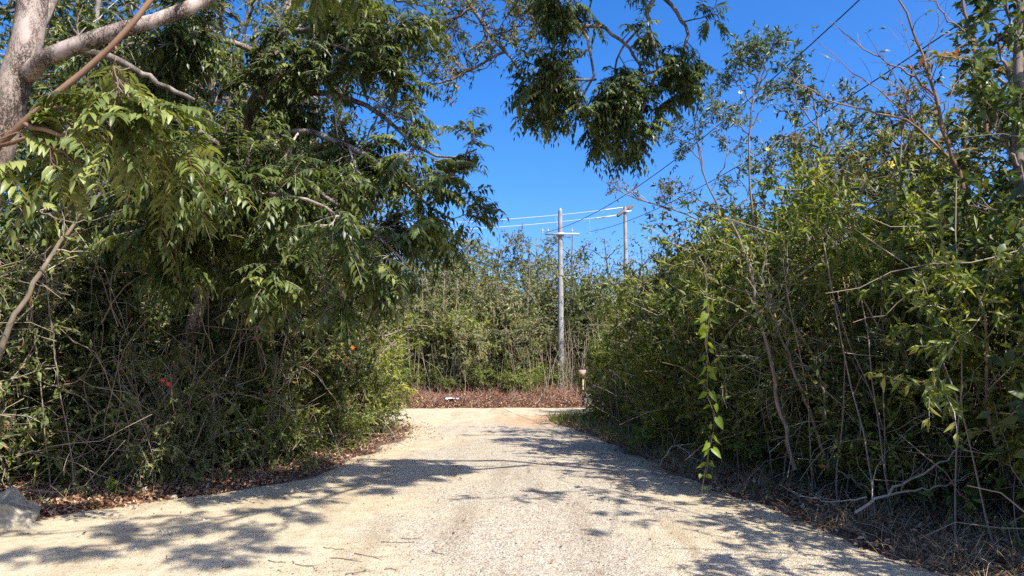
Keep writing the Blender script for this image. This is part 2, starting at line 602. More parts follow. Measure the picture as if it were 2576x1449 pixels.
def soil_mat():
    m, nt, b = new_mat("forest_soil")
    tc = nt.nodes.new("ShaderNodeTexCoord").outputs["Object"]
    a = noise_node(nt, tc, 6, 8, .7)
    c = noise_node(nt, tc, 45, 5, .7)
    r = ramp(nt, [(.3, (.07, .045, .03)), (.5, (.15, .095, .06)), (.7, (.26, .18, .12))])
    nt.links.new(a.outputs["Fac"], r.inputs[0])
    r2 = ramp(nt, [(.3, (.4, .4, .4)), (.6, (1, 1, 1))])
    nt.links.new(c.outputs["Fac"], r2.inputs[0])
    nt.links.new(mixc(nt, .8, r.outputs[0], r2.outputs[0], 'MULTIPLY'), b.inputs["Base Color"])
    bp = nt.nodes.new("ShaderNodeBump")
    bp.inputs["Strength"].default_value = 1
    bp.inputs["Distance"].default_value = .03
    nt.links.new(c.outputs["Fac"], bp.inputs["Height"])
    nt.links.new(bp.outputs[0], b.inputs["Normal"])
    b.inputs["Roughness"].default_value = 1
    return m


def spaced(lo, hi, near, fine, growth):
    """coordinates with fine spacing inside near=(a,b) and growing outside"""
    a, b = near
    c = list(np.arange(a, b, fine))
    s, x = fine, b
    while x < hi:
        c.append(x); s *= growth; x += s
    c.append(hi)
    s, x = fine, a
    left = []
    while True:
        s *= growth; x -= s
        if x <= lo: break
        left.append(x)
    return np.array([lo] + left[::-1] + c)


grid_obj("ground", spaced(-300, 300, (-9, 9), .14, 1.12), spaced(-100, 400, (3, 34), .14, 1.12), gh, soil_mat())
# road: a sheet just over the ground whose ragged edge sinks into it
ROUGH = lambda x, y: .016 * fbm(x * 5, y * 5, 3) + .05 * fbm(x * .9 + 9, y * .45, 2)


def road_z(x, y):
    d = road_in(x, y)
    return gh(x, y) + np.clip(d * .12, -.05, .035) + ROUGH(x, y) * np.clip(d, 0, 1)


ry = np.concatenate([np.arange(-4, 2, .25), np.arange(2, 13, .05), np.arange(13, 26.5, .1)])
rx = np.concatenate([np.arange(-44, -9, .8), np.arange(-9, 5.5, .06), np.arange(5.5, 44, .8)])
grid_obj("gravel_road", rx, ry, road_z, road_mat(), keep=lambda x, y: road_in(x, y) > -.25)
RZ = lambda x, y: np.where(road_in(x, y) > 0, np.maximum(road_z(x, y), gh(x, y)), gh(x, y))


# ------------------------------------------------------------------ ground cover (uncountable)
def scatter(n, x0, x1, y0, y1, fn, rng=RNG):
    x, y = x0 + (x1 - x0) * rng.random(n), y0 + (y1 - y0) * rng.random(n)
    k = rng.random(n) < fn(x, y)
    x, y = x[k], y[k]
    return np.stack([x, y, RZ(x, y)], 1)


def nearw(y):
    return np.clip(1.4 - y / 22, .35, 1)


# pebbles in the gravel
g = Geo()
oct_v = np.array([[1, 0, 0], [-1, 0, 0], [0, 1, 0], [0, -1, 0], [0, 0, .7], [0, 0, -.7]])
oct_f = np.array([[0, 2, 4], [2, 1, 4], [1, 3, 4], [3, 0, 4], [2, 0, 5], [1, 2, 5], [3, 1, 5], [0, 3, 5]])
pp = scatter(52000, -8, 4.2, 4.2, 15, lambda x, y: (road_in(x, y) > -.2) * np.clip(.25 + 2.2 * (vnoise(x * .7 + 3, y * .7) - .35) + .5 * (np.abs(x - .2) < 1.6), .06, 1) * np.clip(1.5 - y / 11, .1, 1))
s = .004 + .009 * RNG.random(len(pp)) ** 3
s = np.where(RNG.random(len(pp)) < .012, s * 2.4, s)
V = pp[:, None] + s[:, None, None] * oct_v[None] * (.7 + .6 * RNG.random((len(pp), 6, 1))) * (.7 + .6 * RNG.random((len(pp), 1, 3)))
g.add(V, (oct_f[None] + (np.arange(len(pp)) * 6)[:, None, None]), np.repeat(RNG.random(len(pp)), 8))
tag(g.build("gravel", twig_mat("pebble_stone", [(0, (.08, .065, .05)), (.3, (.26, .21, .165)), (1, (.54, .48, .38))], .95)),
    "loose pale pebbles lying on the gravel road", "gravel", kind="stuff")

# leaf litter
litter_m = leaf_mat("dry_leaf", [(0, (.07, .035, .02)), (.3, (.17, .08, .045)), (.55, (.32, .18, .1)), (.8, (.47, .33, .2)), (1, (.58, .48, .34))], .7, .12, .2, 0)


def litter_w(x, y):
    d = road_in(x, y)
    base = np.where(d < -.05, np.clip(1.3 - (-d) * .08, .35, 1), np.clip(.30 - d * .5, 0.004, .3))
    patch = np.exp(-(((x + 2.35) / .55) ** 2 + ((y - 16.2) / 1.7) ** 2)) * .8
    return np.clip(base + patch, 0, 1)


g = Geo()
pp = np.concatenate([scatter(48000, -9, 8, 4, 14, litter_w), scatter(30000, -9, 7, 14, 26, litter_w), scatter(40000, -10, 10, 24.3, 31, litter_w),
                     scatter(14000, -7, -3, 6.5, 10, litter_w)])
pp[:, 2] += .004 + .02 * RNG.random(len(pp))
n = len(pp)
d = RNG.normal(size=(n, 3)) * [1, 1, .35]
farb = np.where(pp[:, 1] > 24, 1.1, np.where(road_in(pp[:, 0], pp[:, 1]) > .1, .6, 1.0))
tt = np.clip(RNG.normal(.55, .24, n) - .12 * (pp[:, 1] > 14), 0, 1)
leaves(g, LTD, pp, d, RNG.normal(size=(n, 3)) * [.45, .45, .2] + [0, 0, 1], (.035 + .05 * RNG.random(n)) * farb, .5, tt)
tag(g.build("leaf_litter", litter_m), "brown fallen leaves covering the road edges", "leaf litter", kind="stuff")

# dry grass and stems along the edges


def blades(g, p, h, w, lean, n=4, tint=None, rng=RNG, bend=-.35):
    N = len(p)
    d = nrm(rng.normal(size=(N, 3)) * [lean, lean, 0] + [0, 0, 1.])
    P = [p]
    st = (h / (n - 1))[:, None]
    for k in range(n - 1):
        d = nrm(d + np.array([0, 0, bend]) * (k + 1) / n + rng.normal(0, .12, d.shape))
        P.append(P[-1] + d * st)
    tubes(g, np.stack(P, 1), np.broadcast_to(w * np.linspace(1, .35, n), (N, n)), 3, tint)


def edge_w(side, lo, hi, y0, y1):
    def f(x, y):
        d = -road_in(x, y)
        return (np.sign(x) == side) * (d > lo) * (d < hi) * (y > y0) * (y < y1) * np.clip(2.5 * vnoise(x * 2.1, y * 2.1) - .5, .05, 1)
    return f


g = Geo()
pg = np.concatenate([scatter(52000, 1, 7, 4.5, 21, edge_w(1, -.05, 1.9, 4, 22)), scatter(5000, -9, -2, 6, 20, edge_w(-1, .1, .9, 6, 20))])
blades(g, pg, .08 + .34 * RNG.random(len(pg)) ** 2, .0026, .9)
tag(g.build("dry_grass", twig_mat("straw", [(0, (.17, .1, .055)), (.5, (.36, .24, .13)), (1, (.56, .44, .27))])),
    "straw-coloured dry grass and stems tangled along the road edge", "grass", kind="stuff")

g = Geo()
pg = np.concatenate([scatter(1800, .9, 3.2, 18.3, 22.3, lambda x, y: (road_in(x, y) < .1) * 1.0), scatter(5000, 1.5, 5, 12, 20, edge_w(1, .1, 1.2, 12, 20)),
                     scatter(300, 1.8, 5, 8, 13, edge_w(1, .25, 1.2, 8, 13)), scatter(900, -6, -2, 8, 18, edge_w(-1, .2, .8, 8, 18))])
N = len(pg)
leaves(g, LT4, pg, RNG.normal(size=(N, 3)) * [.5, .5, .2] + [0, 0, .9], RNG.normal(size=(N, 3)), .08 + .16 * RNG.random(N), .12, np.clip(RNG.normal(.55, .25, N), 0, 1))
tag(g.build("grass", LM['bright']), "green grass tufts growing along the right road edge", "grass", kind="stuff")

g = Geo()
gl = Geo()
pg = scatter(9000, -9, 4, 25.4, 29.6, lambda x, y: np.clip((y - 25.4) / 4, 0, 1) * np.clip(3.2 * vnoise(x * 1.1, y * .8) - 1.0, .04, 1))
blades(g, pg, (.12 + .5 * RNG.random(len(pg)) ** 2), .006, .6, bend=-.15)
tag(g.build("weeds", twig_mat("weed_stem", [(0, (.2, .06, .05)), (.4, (.33, .13, .1)), (.75, (.4, .26, .16)), (1, (.5, .42, .3))])),
    "reddish dry weeds on the leaf-covered bank beyond the junction", "weeds", kind="stuff")


# ------------------------------------------------------------------ bushes (prototypes made once, then copied)
def bush_meshes(seed, H, rad, stems, lm, tm, leaf=(.065, .42), dens=1.0, tmpl=LT2, arch=0.0, tmu=.5, low=.06, twig=1.0, bare=0.0):
    rng = np.random.default_rng(seed)
    a = rng.random(stems) * 2 * math.pi
    r0 = rad * .35 * np.sqrt(rng.random(stems))
    base = np.stack([np.cos(a) * r0, np.sin(a) * r0, np.full(stems, -.08)], 1)
    d = nrm(np.stack([np.cos(a) * .32, np.sin(a) * .32, np.ones(stems)], 1) + rng.normal(0, .12, (stems, 3)))
    L = H * (.7 + .4 * rng.random(stems))
    n = 8
    P = [base]
    for k in range(n - 1):
        d = nrm(d + rng.normal(0, .13, d.shape) + np.stack([np.cos(a), np.sin(a), np.zeros(stems)], 1) * .05 * rad + np.array([0, 0, -arch * k / n]))
        P.append(P[-1] + d * (L / (n - 1))[:, None])
    S = np.stack(P, 1)
    SR = (.012 + .016 * rng.random(stems))[:, None] * np.linspace(1, .3, n)[None]
    st = Geo()
    tubes(st, S, SR, 5)
    b1, r1 = spawn(rng, S, SR, 13, low, .98, rad * .8, .9, .15, .2, 5, .5, -.04)
    tubes(st, b1, r1, 3)
    b2, r2 = spawn(rng, b1, r1, 6, .15, 1, rad * .42, .8, .05, .28, 4, .6, -.06)
    r2 = np.maximum(r2, .003)
    tubes(st, b2, r2, 3)
    # loose tangled twigs
    k = int(60 * twig)
    b3, r3 = spawn(rng, S, SR, max(1, k // stems), .02, .7, rad * 1.2, 1.2, -.1, .35, 6, .25, -.08)
    r3 = np.maximum(r3, .0035)
    tubes(st, b3, r3, 3)
    lf = Geo()
    keep = rng.random(len(b2)) > bare
    twig_leaves(lf, rng, b2[keep], r2[keep], int(16 * dens), tmpl, leaf[0], leaf[1], -.25, .05, .55, .45, tmu, ctr=(0, 0, H * .4), outb=.9)
    twig_leaves(lf, rng, b1, r1, int(12 * dens), tmpl, leaf[0], leaf[1], -.25, .3, .55, .45, tmu, ctr=(0, 0, H * .4), outb=.9)
    return st, lf


BUSH = {}
BUSH_SPECS = {
    # kind: (H, rad, stems, leaf material, twig material, kwargs, label words)
    'slender': (3.6, 1.15, 9, 'mid', 'pale', dict(leaf=(.09, .34), dens=1.35), "slender-leaved mid-green bush"),
    'yellowish': (3.4, 1.2, 10, 'bright', 'pale', dict(leaf=(.1, .27), dens=1.5, tmu=.6), "yellow-green narrow-leaved bush"),
    'dark': (3.5, 1.2, 9, 'dark', 'brown', dict(leaf=(.095, .48), dens=1.2), "dark-leaved bush"),
    'olive': (3.6, 1.25, 10, 'olive', 'pale', dict(leaf=(.08, .4), dens=1.5), "dry olive-toned bush"),
    'twiggy': (3.2, 1.2, 12, 'mid', 'pale', dict(leaf=(.075, .4), dens=.95, twig=2.5, bare=.15), "twiggy half-bare bush"),
    'broad': (3.3, 1.15, 8, 'broad', 'brown', dict(leaf=(.125, .5), dens=.62, tmpl=LT4), "broad-leaved green bush"),
    'low': (1.1, .6, 8, 'bright', 'brown', dict(leaf=(.06, .35), dens=.6, low=.05), "low leafy green bush"),
    'rusty': (3.4, 1.0, 8, 'autumn', 'pale', dict(leaf=(.05, .4), dens=.28, bare=.5), "rust-tipped thin bush"),
}


def make_bush(kind, loc, rz, sc, label, group, var=0, cat="bush"):
    H, rad, stems, lm, tm, kw, _w = BUSH_SPECS[kind]
    key = (kind, var)
    root = empty("bush", loc, rz)
    root.scale = sc if isinstance(sc, tuple) else (sc, sc, sc)
    tag(root, label, cat, group)
    if key not in BUSH:
        st, lf = bush_meshes(100 + 7 * len(BUSH), H, rad, stems, lm, tm, **kw)
        a = st.build("stems", TW[tm], root)
        b = lf.build("foliage", LM[lm], root)
        BUSH[key] = (a, b)
    else:
        for src in BUSH[key]:
            c = src.copy()
            c.parent = root
            COL.objects.link(c)
    return root


ORD = ["nearest", "second", "third", "fourth", "fifth", "sixth", "seventh", "eighth", "ninth", "tenth", "eleventh", "twelfth", "thirteenth", "fourteenth", "fifteenth", "sixteenth", "seventeenth", "eighteenth", "nineteenth", "twentieth", "twenty-first", "twenty-second"]
rb = random.Random(4)


def row(specs, where, group, left_right=False):
    specs = sorted(specs, key=lambda s: s[0] if left_right else s[1])
    for i, (x, y, kind, sc) in enumerate(specs):
        o = ("leftmost" if i == 0 else ORD[i]) if left_right else ORD[i]
        make_bush(kind, (x, y, float(gh(np.array(x), np.array(y)))), rb.random() * 6.28, (sc * (.9 + .2 * rb.random()), sc * (.9 + .2 * rb.random()), sc),
                  f"{BUSH_SPECS[kind][6]}, {o} {where}", group, rb.randrange(2))


# right-hand thicket: front row, then the one behind
row([(5.60, 5.0, 'dark', 1.1), (5.50, 6.4, 'broad', 1.15), (5.10, 7.8, 'yellowish', 1.15), (4.55, 9.1, 'twiggy', 1.1), (4.20, 10.3, 'yellowish', 1.1), (3.95, 11.6, 'broad', 1.0),
     (3.95, 12.9, 'yellowish', 1.0), (4.20, 14.2, 'slender', 1.0), (4.10, 15.6, 'yellowish', 1.0), (4.20, 17.2, 'broad', 1.0), (4.30, 18.6, 'yellowish', .95), (4.80, 20.2, 'slender', .95),
     (5.20, 21.8, 'yellowish', .9)],
    "from the camera in the front row along the right road edge", "bushes along the right road edge")
row([(7.10, 6.2, 'dark', 1.35), (6.60, 8.2, 'olive', 1.35), (6.00, 10.2, 'yellowish', 1.4), (5.70, 12.2, 'olive', 1.35), (5.50, 13.9, 'yellowish', 1.4), (5.80, 15.6, 'slender', 1.35), (5.90, 17.4, 'yellowish', 1.35), (6.00, 19.4, 'slender', 1.3),
     (6.10, 21.4, 'yellowish', 1.3)],
    "from the camera in the taller row behind the right road edge", "taller bushes behind the right road edge")
# left-hand thicket
row([(-7.00, 8.80, 'twiggy', 1.0), (-6.00, 9.90, 'dark', .95), (-4.75, 12.00, 'twiggy', 1.0), (-4.40, 12.20, 'dark', .9), (-4.50, 12.90, 'slender', .9), (-4.30, 14.20, 'slender', .85), (-4.15, 15.60, 'yellowish', .85),
     (-4.30, 16.90, 'yellowish', .8), (-5.00, 17.90, 'slender', .95)],
    "from the camera in the front row along the left road edge", "bushes along the left road edge")
row([(-8.10, 10.30, 'dark', 1.3), (-6.70, 11.80, 'slender', 1.25), (-6.40, 13.00, 'olive', 1.2), (-6.00, 14.90, 'slender', 1.2), (-6.30, 16.80, 'olive', 1.2), (-8.10, 17.50, 'slender', 1.2)],
    "from the camera in the taller row behind the left road edge", "taller bushes behind the left road edge")
make_bush('twiggy', (-4.75, 9.75, .0), 1.0, (.62, .62, .66), "small twiggy bush in front of the leaning trunk at the left road edge", "bushes along the left road edge")
make_bush('broad', (-5.6, 9.3, .0), 2.0, (.42, .42, .45), "small broad-leaved bush left of the leaning trunk, by the leaf litter", "bushes along the left road edge")
# low bushes at the feet of the thickets
row([(-3.9, 11.2, 'low', 1.1), (-4.5, 10.8, 'low', .9), (-6.3, 9.7, 'low', 1.1), (-3.40, 15.00, 'low', 1.3), (-3.35, 13.40, 'low', 1.1), (-3.65, 11.90, 'low', .9), (-3.25, 16.60, 'low', 1.4)], "from the camera at the foot of the left thicket", "low bushes at the left road edge")
row([(3.6, 10.7, 'low', 1.2), (4.1, 9.5, 'low', 1.1), (4.6, 8.3, 'low', 1.2), (3.35, 12.1, 'low', 1.2), (2.75, 17.80, 'low', 1.2), (2.85, 19.30, 'low', 1.3), (3.00, 15.60, 'low', 1.1), (3.10, 13.30, 'low', .9), (3.6, 21.2, 'low', .9)], "from the camera at the foot of the right thicket", "low bushes at the right road edge")
# far side of the junction
row([(-10.5, 29.50, 'slender', 1.1), (-8.4, 29.80, 'olive', 1.2), (-6.6, 30.00, 'yellowish', 1.1), (-5.0, 30.40, 'olive', 1.15), (-3.6, 30.20, 'yellowish', 1.1), (-2.2, 30.50, 'olive', 1.2), (-.7, 30.40, 'slender', 1.1),
     (-.1, 31.60, 'olive', 1.05), (1.8, 33.80, 'olive', 1.05), (2.9, 33.60, 'olive', .95), (4.6, 31.60, 'slender', 1.05), (5.7, 30.00, 'yellowish', 1.1), (6.4, 28.40, 'slender', 1.2), (8.6, 28.00, 'yellowish', 1.2), (-1.5, 31.80, 'olive', 1.2), (-2.9, 31.60, 'yellowish', 1.2), (-4.3, 31.40, 'slender', 1.2), (1.1, 33.60, 'olive', 1.1), (2.3, 31.30, 'twiggy', .42)],
    "from the left in the front row beyond the junction", "bushes in the front row beyond the junction", True)
row([(-9.0, 33.6, 'olive', 1.5), (-6.8, 34.0, 'olive', 1.55), (-4.8, 33.8, 'slender', 1.5), (-3.0, 34.2, 'olive', 1.6), (-1.2, 34.0, 'olive', 1.75), (.6, 34.3, 'olive', 1.7), (2.3, 34.0, 'dark', 1.65),
     (4.2, 33.9, 'rusty', 1.75), (5.6, 33.4, 'slender', 1.45), (3.4, 34.8, 'rusty', 1.75), (7.8, 32, 'slender', 1.6)],
    "from the left in the tall row beyond the junction", "tall bushes beyond the junction", True)

row([(x, y, k, sc) for x, y, k, sc in ((-8.6, 28.6, 'low', 1.1), (-7.0, 29.0, 'low', 1.3), (-5.2, 28.9, 'low', 1.0), (-3.7, 29.2, 'low', 1.2), (-2.6, 28.8, 'low', .8), (-1.3, 29.3, 'low', 1.2), (.2, 29.0, 'low', 1.0), (1.1, 30.4, 'low', 1.0), (3.2, 29.6, 'low', .9))],
    "from the left on the bank beyond the junction", "low bushes on the bank beyond the junction", True)
# ------------------------------------------------------------------ undergrowth: the dense inside of the thickets
gt, gu = Geo(), Geo()


def under(n, x0, x1, y0, y1, h, size, ntw, fn=None):
    x, y = x0 + (x1 - x0) * RNG.random(n), y0 + (y1 - y0) * RNG.random(n)
    z = h * RNG.random(n) * (.75 + .5 * vnoise(x * .6, y * .6))
    d = -road_in(x, y)
    k = d > 1.0 + .6 * vnoise(x * 1.5, y * 1.5) + .12 * z
    if fn is not None: k &= fn(x, y, z)
    p = np.stack([x, y, z], 1)[k]
    N = len(p)
    leaves(gu, LT2, p, RNG.normal(size=(N, 3)) + [0, 0, -.2], RNG.normal(size=(N, 3)) * .7 + [0, 0, .7], size * (.6 + .8 * RNG.random(N)), .42, np.clip(RNG.normal(.42, .22, N), 0, 1))
    x, y = x0 + (x1 - x0) * RNG.random(ntw), y0 + (y1 - y0) * RNG.random(ntw)
    k = -road_in(x, y) > .9
    x, y = x[k], y[k]
    P = [np.stack([x, y, np.maximum(0, RNG.random(len(x)) * h * .7 - .4)], 1)]
    d = nrm(RNG.normal(size=(len(x), 3)) * [.6, .6, .4] + [0, 0, .7])
    for q in range(6):
        d = nrm(d + RNG.normal(0, .25, d.shape))
        P.append(P[-1] + d * .3)
    tubes(gu, np.stack(P, 1), np.broadcast_to(np.linspace(.008, .003, 7), (len(x), 7)), 3, 2.0 + RNG.random(len(x)))


under(60000, 3, 13, 3, 24, 4.4, .1, 1500)
under(90000, -14, -3, 5, 19, 5.4, .11, 1700)
under(40000, -14, 12, 30, 37, 6.0, .13, 900)
under(16000, 4, 20, 23, 32, 4.6, .14, 300, lambda x, y, z: y > 27)
for (n, x0, x1, y0, y1, hh, lo, hi, vert) in ((1900, -9, -2, 7, 18, 3.0, .5, 2.2, 0), (800, 2, 7, 5, 20, 2.6, .7, 2.4, 0), (380, 2, 7, 5, 20, .3, .6, 2.2, 1), (300, -9, -2, 7, 18, .3, .8, 2.2, 1), (260, -9, 4, 28.5, 31, .3, 2, 9, 1)):
    x, y = x0 + (x1 - x0) * RNG.random(n), y0 + (y1 - y0) * RNG.random(n)
    d0 = -road_in(x, y)
    k = (d0 > lo) & (d0 < hi)
    x, y = x[k], y[k]
    P = [np.stack([x, y, np.maximum(0, RNG.random(len(x)) * hh - .2)], 1)]
    d = nrm(RNG.normal(size=(len(x), 3)) * ([.12, .12, .1] if vert else [1, 1, .6]) + [0, 0, 1.0 if vert else .1])
    st = (.16 + .2 * RNG.random(len(x)))[:, None] * (1.3 if vert else .8)
    for q in range(7):
        d = nrm(d + RNG.normal(0, .07 if vert else .3, d.shape) + np.array([0, 0, 0 if vert else -.04]))
        P.append(P[-1] + d * st)
    P = np.stack(P, 1)
    P[..., 2] = np.maximum(P[..., 2], .01)
    tubes(gu, P, np.linspace(1.3, .7, 8)[None] * (.0035 + .003 * RNG.random(len(x)) + (.004 if vert else 0))[:, None], 3, 2.0 + RNG.random(len(x)))
for (n, x0, x1, y0, y1, hh, lo, hi, size, w, tm) in ((26000, 2, 7.5, 5, 22, 2.6, .75, 2.6, .09, .4, .5), (22000, -9, -2, 7, 18, 2.6, .6, 2.6, .09, .42, .45), (2600, -9, -2, 7, 18, 2.4, .45, 1.6, .13, .6, .62), (1600, 2, 7.5, 5, 20, 2.6, .6, 1.8, .13, .5, .6)):
    # leaves hang in sprays: a spray centre, then a few leaves round it
    m_ = n // 9
    x, y = x0 + (x1 - x0) * RNG.random(m_), y0 + (y1 - y0) * RNG.random(m_)
    z = .05 + hh * RNG.random(m_) ** 1.2
    d0 = -road_in(x, y)
    k = (d0 > lo + .12 * z) & (d0 < hi)
    c0 = np.repeat(np.stack([x, y, z], 1)[k], 9, 0)
    N = len(c0)
    off = RNG.normal(0, .11, (N, 3))
    off[:, 2] -= .03
    dd = nrm(off) + RNG.normal(0, .4, (N, 3)) + [0, 0, -.25]
    leaves(gu, LT4 if size > .1 else LT2, c0 + off * .8, dd, RNG.normal(size=(N, 3)) * .5 + [0, -.25, .9], size * (.6 + .7 * RNG.random(N)), w, np.clip(RNG.normal(tm, .2, N), 0, 1))
m = leaf_mat("undergrowth_mix", [(0, (.035, .06, .015)), (.3, (.075, .105, .026)), (.5, (.13, .16, .042)), (1, (.2, .22, .06))], .5, .25, .4, 0)
nt = m.node_tree     # tints of 2 and more are stems
bs = nt.nodes["Principled BSDF"]
att = [q for q in nt.nodes if q.type == 'ATTRIBUTE'][0]
gtn = nt.nodes.new("ShaderNodeMath")
gtn.operation = 'GREATER_THAN'
gtn.inputs[1].default_value = 1.5
nt.links.new(att.outputs["Fac"], gtn.inputs[0])
stem_b = nt.nodes.new("ShaderNodeBsdfDiffuse")
stem_b.inputs["Color"].default_value = (.3, .24, .175, 1)
mx2 = nt.nodes.new("ShaderNodeMixShader")
out = nt.nodes["Material Output"]
prev = out.inputs["Surface"].links[0].from_socket
nt.links.new(gtn.outputs[0], mx2.inputs[0])
nt.links.new(prev, mx2.inputs[1])
nt.links.new(stem_b.outputs[0], mx2.inputs[2])
nt.links.new(mx2.outputs[0], out.inputs["Surface"])
tag(gu.build("undergrowth", m), "tangled leaves and twigs filling the thickets on both sides of the road", "undergrowth", kind="stuff")


# ------------------------------------------------------------------ trees
def limb(g, pts, r0, r1, n=14, sides=9, wob=.0, knobs=.0):
    P = smooth_path(pts, n, wob)
    r = np.linspace(r0, r1, n) * (1 + knobs * RNG.normal(0, 1, n))
    tubes(g, P[None], r[None], sides)
    return P[None], r[None]


def resample(P, n):
    """(1,m,3) -> (1,n,3)"""
    return smooth_path(P[0], n)[None]


def tree(name, label, cat, base, trunk, limbs, bark, crown_fn, lm, tm, group=None, part="branches"):
    """trunk: (pts, r0, r1); limbs: [(pts, r0, r1)]; crown_fn(leaf geo, twig geo, limb list)"""
    root = empty(name, base)
    tag(root, label, cat, group)
    tg = Geo()
    limb(tg, trunk[0], trunk[1], trunk[2], 22, 14, .004, .02)
    tg.build("trunk", BK[bark], root, True, base)
    bgm = Geo()
    L = []
    for pts, r0, r1 in limbs:
        L.append(limb(bgm, pts, r0, r1, 14, 8, .012, .03))
    lg, wg = Geo(), Geo()
    crown_fn(lg, wg, L)
    if bgm.v: bgm.build("limbs", BK[bark], root, True, base)
    if wg.v: wg.build("twigs", TW[tm], root, False, base)
    if lg.v: lg.build("crown", LM[lm], root, False, base)
    return root


def stack(L, n=14):
    return np.concatenate([p for p, r in L]), np.concatenate([r for p, r in L])


def frond_crown(per1=7, len1=.8, per2=4, len2=.4, per_f=3, FL=.42, pairs=6, ll=.15, lw=.3, droop=.5, t0=.15, spread=1.0, seed=1, tmu=.5, up=.05, tmpl=LT4):
    def f(lg, wg, L):
        rng = np.random.default_rng(seed)
        P, r = stack(L)
        b1, r1 = spawn(rng, P, r, per1, t0, 1, len1, spread, up, .18, 6, .5, -.05)
        tubes(wg, b1, np.maximum(r1, .006), 4)
        b2, r2 = spawn(rng, b1, r1, per2, .2, 1, len2, .9, 0, .2, 4, .6, -.05)
        r2 = np.maximum(r2, .004)
        tubes(wg, b2, r2, 3)
        for B, rr, pf, lo in ((b2, r2, per_f, .3), (b1, r1, per_f, .5)):
            idx = np.repeat(np.arange(len(B)), pf)
            t = lo + (1 - lo) * rng.random(len(idx))
            p, T, _ = sample(B, rr, idx, t)
            d = nrm(T + rng.normal(0, .75, p.shape) * [1, 1, .5] + np.array([0, 0, -.05]))
            fronds(lg, wg, rng, p, d, FL, pairs, ll, lw, droop, tmpl, tmu)
    return f


def small_crown(per1=10, len1=.9, per2=6, len2=.5, per_l=22, size=.06, w=.4, seed=2, t0=.1, tmu=.5, tmpl=LT2, spread=.9, up=.15, minr=.003, per3=0, ctr=None):
    def f(lg, wg, L):
        rng = np.random.default_rng(seed)
        P, r = stack(L)
        b1, r1 = spawn(rng, P, r, per1, t0, 1, len1, spread, up, .2, 6, .5, -.02)
        tubes(wg, b1, np.maximum(r1, .005), 4)
        b2, r2 = spawn(rng, b1, r1, per2, .2, 1, len2, .85, .05, .25, 5, .6)
        r2 = np.maximum(r2, minr)
        tubes(wg, b2, r2, 3)
        if per3:
            b3, r3 = spawn(rng, b2, r2, per3, .2, 1, len2 * .5, .85, .05, .25, 4, .7)
            r3 = np.maximum(r3, minr * .7)
            tubes(wg, b3, r3, 3)
            twig_leaves(lg, rng, b3, r3, per_l, tmpl, size, w, -.2, .1, .7, .6, tmu)
        else:
            twig_leaves(lg, rng, b2, r2, per_l, tmpl, size, w, -.2, .1, .6, .5, tmu, ctr=ctr, outb=.8)
    return f


# --- near tree at the left with the pale cracked trunk
B = at(-190, 1290, 6.6)
base = (B[0], B[1], 0.05)
tree("broadleaf_tree", "large tree with pale cracked trunk at the top left, heavy limb reaching right", "tree", base,
     ([base, at(-90, 700, 6.4), at(5, 330, 6.2), at(62, 120, 6.15), at(90, -60, 6.2), at(110, -330, 6.4)], .175, .1),
     [(ats((62, 195, 6.15), (120, 150, 6.0), (210, 110, 6.0), (310, 80, 6.0), (430, 35, 6.1), (560, -20, 6.3), (800, -130, 7.0), (1000, -160, 7.6)), .075, .035),
      (ats((80, 80, 6.2), (150, -60, 6.4), (300, -220, 6.8), (520, -300, 7.4)), .08, .03),
      (ats((10, 300, 6.2), (-60, 200, 6.0), (-200, 60, 5.8)), .08, .03),
      (ats((75, 0, 6.2), (20, -80, 6.6), (-40, -200, 7.2)), .07, .03)],
     'pink', frond_crown(7, .6, 3, .3, 3, .36, 6, .14, .33, .35, seed=5, t0=.68, tmu=.5), 'frond', 'pale')

# dead grey limb hanging behind it
root = empty("dead_branch", tuple(at(280, 130, 7.0)))
tag(root, "bare grey dead limb slanting down behind the smooth brown stem at the top left", "branch")
g = Geo()
limb(g, ats((140, 115, 6.5), (260, 140, 6.9), (330, 168, 7.1), (410, 215, 7.2), (490, 252, 7.3)), .045, .02, 16, 7, .01, .05)
g.build("limb", BK['grey'], root, True, tuple(at(280, 130, 7.0)))

# smooth brown slanting stem crossing in front, with big drooping leaves
B = at(-260, 1290, 5.9)
base = (B[0], B[1], .05)
tree("sapling", "smooth brown slanting stem with drooping feather leaves, in front of the pale trunk", "tree", base,
     ([base, at(-120, 560, 5.7), at(60, 308, 5.5), at(150, 232, 5.5), at(240, 158, 5.5), at(295, 95, 5.5), at(350, 40, 5.5), at(420, -60, 5.6), at(520, -200, 5.8)], .042, .016),
     [(ats((110, 265, 5.5), (170, 275, 5.55), (230, 300, 5.6), (300, 310, 5.6), (360, 330, 5.7)), .018, .006),
      (ats((60, 310, 5.5), (120, 330, 5.5), (200, 345, 5.6), (300, 340, 5.7), (400, 350, 5.9), (450, 400, 6.1)), .02, .006),
      (ats((-20, 380, 5.6), (60, 350, 5.5), (130, 370, 5.5), (220, 420, 5.7)), .02, .006),
      (ats((-60, 420, 5.7), (0, 340, 5.4), (30, 330, 5.4)), .015, .005),
      (ats((290, 100, 5.5), (290, 170, 5.5), (285, 215, 5.5)), .009, .004)],
     'brown', frond_crown(3, .26, 3, .2, 2, .34, 6, .145, .32, .4, .45, seed=8, tmu=.75, tmpl=LT8), 'frond', 'red')

